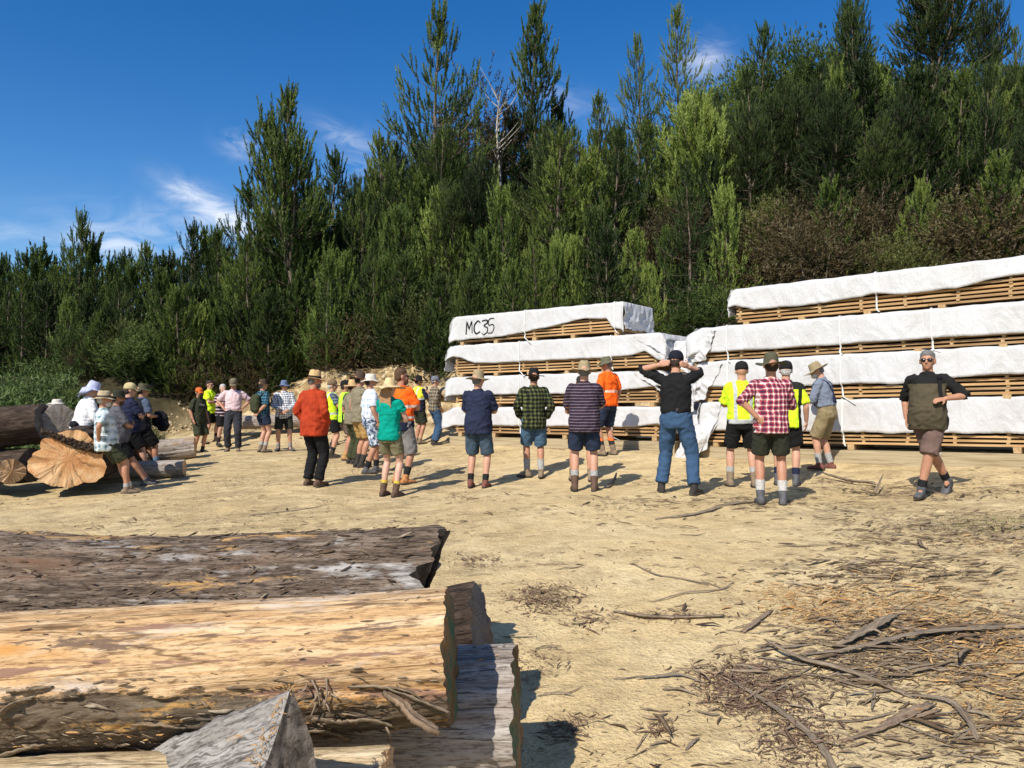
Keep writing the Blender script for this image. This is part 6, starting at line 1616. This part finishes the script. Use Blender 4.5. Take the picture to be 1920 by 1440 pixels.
    # left stand of dark pines
    i = 0
    for u in range(-120, 470, 19):
        for row in range(2):
            d = random.uniform(27.5, 31) if row == 0 else random.uniform(32, 38)
            vt = (random.uniform(505, 560) if row == 0 else random.uniform(462, 512)) - (10 if u > 330 else 0)
            T('pine_tree', random.choice(['tall', 'spire', 'small', 'tall2', 'tall3', 'small2']), u + random.uniform(-9, 9), vt, d, 'dark green pine in the close stand behind the log pile', 'pines in the close stand at the left', random.uniform(.95, 1.3))
    # infill over the slope: pines and scrub, placed on the hill itself
    n = 0
    sky = lambda u: np.interp(u, [440, 520, 600, 700, 760, 860, 940, 1100, 1200, 1300, 1400, 1500, 1700, 1950], [430, 380, 340, 320, 240, 230, 190, 240, 230, 190, 130, 100, 120, 120])
    for u in range(430, 1990, 34):
        for row in range(7):
            if random.random() < (.2 if u < 1150 or row < 2 else .42): continue
            d = 24.5 + row * 3.2 + random.uniform(-1.3, 1.3) - (u - 430) * .0032 * (1 if row < 4 else .4); uu = u + random.uniform(-16, 16)
            x = ray(uu, 700).x * d
            if d < toe(x) + 1.9: continue
            g = g0(x, d); r = random.random()
            vmax = sky(uu)
            if row < 2: pr, h, lb = random.choice([('b_olive', 2.2, 0), ('b_green', 2.2, 2), ('b_tall', 2.8, 0), ('small', 3.6, 3), ('young', 3.0, 4), ('small2', 3.4, 3), ('tall3', 5.0, 3), ('young2', 3.2, 4)] if u < 1350 else [('b_olive', 2.2, 0), ('b_brown', 2.2, 1), ('b_green', 2.4, 2), ('b_tall', 3.0, 0), ('b_brown', 1.6, 1), ('b_olive', 2.0, 0), ('b_brown', 2.6, 1), ('small', 3.2, 3), ('b_green', 1.5, 2)])
            elif row < 5: pr, h, lb = random.choice([('b_tall', 3.4, 0), ('b_tallb', 3.2, 1), ('young2', 4.6, 4), ('small', 5.2, 3), ('tall', 7.0, 3), ('tall3', 6.8, 3), ('broad', 7.0, 3), ('spire', 6.0, 3), ('small2', 5.5, 3), ('broad', 6.0, 3), ('tall2', 7.0, 3)])
            else: pr, h, lb = random.choice([('b_tall', 4.2, 0), ('b_tallb', 3.6, 1), ('broad', 7.5, 3), ('broad', 6.5, 3), ('tall', 7.0, 3), ('tall3', 7.0, 3), ('small2', 5.5, 3), ('young', 5.0, 4)])
            h *= random.uniform(.72, 1.28)
            top = HC + (HZ - vmax) / F * d
            if g + h > top: h = max(1.3, top - g)
            lab = ('olive green scrub bush on the hillside among the pines', 'brownish scrub bush on the hillside among the pines', 'dark green scrub bush on the hillside among the pines', 'dark green infill pine among the scrub on the hillside', 'light green young pine growing among the scrub on the hillside')[lb]
            if lb >= 3: put_tree('pine_tree', PR[pr], (x, d, g - .1), h, lab, 'pine tree', 'infill pines on the hillside', random.uniform(.95, 1.25))
            else: put_tree('scrub_bush', PR[pr], (x, d, g - .15), h, lab, 'bush', 'scrub bushes on the hillside', random.uniform(1.0, 1.35), None, ('stems', 'foliage'))
    # bushes along the foot of the stand and above the bank
    for u in range(130, 900, 17):
        x = ray(u, 740).x; d = 0
        for dd in np.arange(20, 34, .25):
            if dd > toe(x * dd) + (2.0 if 505 < u < 760 else 1.0): d = dd; break
        if not d: continue
        d += random.uniform(-.2, 1.0); pr, lb = random.choice([('b_brown', 'brownish scrub bush along the top of the clay bank'), ('b_olive', 'olive scrub bush along the top of the clay bank'), ('b_green', 'dark green scrub bush along the top of the clay bank')] + [('small', 0), ('young', 0), ('small2', 0)])
        if not lb:
            put_tree('pine_tree', PR[pr], (x * d, d, g0(x * d, d) - .15), random.uniform(2.2, 3.8), 'low bushy pine at the foot of the stand above the clearing', 'pine tree', 'low pines along the bank', random.uniform(1.0, 1.3)); continue
        put_tree('scrub_bush', PR[pr], (x * d, d, g0(x * d, d) - .1), random.uniform(1.0, 2.2), lb, 'bush', 'scrub bushes along the bank', random.uniform(.9, 1.3), None, ('stems', 'foliage'))
    for i in range(16):
        u = 140 + i * 9; d = random.uniform(18.5, 23.5); x = ray(u, 740).x * d
        if x > -9.0: continue
        put_tree('scrub_bush', PR[random.choice(['b_green', 'b_olive'])], (x, d, g0(x, d) - .15), random.uniform(.6, 1.1), 'green scrub bush on the slope between the bracken and the clay rubble', 'bush', 'scrub bushes behind the log pile', random.uniform(1.0, 1.4), None, ('stems', 'foliage'))
    # bracken slope at the far left
    n = 5200; X = RNG.uniform(-17, -9.4, n); Y = RNG.uniform(14.6, 27, n); k = (X < -10.0 + .35 * pn(X, Y)) & (X > -.78 * Y - .5) & (X < -.57 * Y + .5 * pn(X * .7, Y * .7)); X, Y = X[k], Y[k]; Z = gz(X, Y); n = len(X)
    P = np.stack([X, Y, Z + RNG.uniform(.0, .35, n)], -1); a = RNG.uniform(0, 6.28, n); e = RNG.uniform(.35, 1.2, n)
    D = np.stack([np.cos(a) * np.cos(e), np.sin(a) * np.cos(e), np.sin(e)], -1)
    me = shoots_mesh(P, D, RNG.uniform(.25, .6, n), 12, .15, .02, .95, 77, 'bracken', RNG.uniform(0, 1, n))
    o = link('bracken', me, MAT['fern'], None, False); tag(o, 'green bracken covering the slope at the far left', 'bracken', kind='stuff')
# ------------------------------------------------------------------ build everything
wardrobe(); cast()
yard_mats(); log_mats(); litter_mats(); tree_mats()
build_light(); build_ground(); build_stacks(); build_logs(); build_litter(); build_trees()
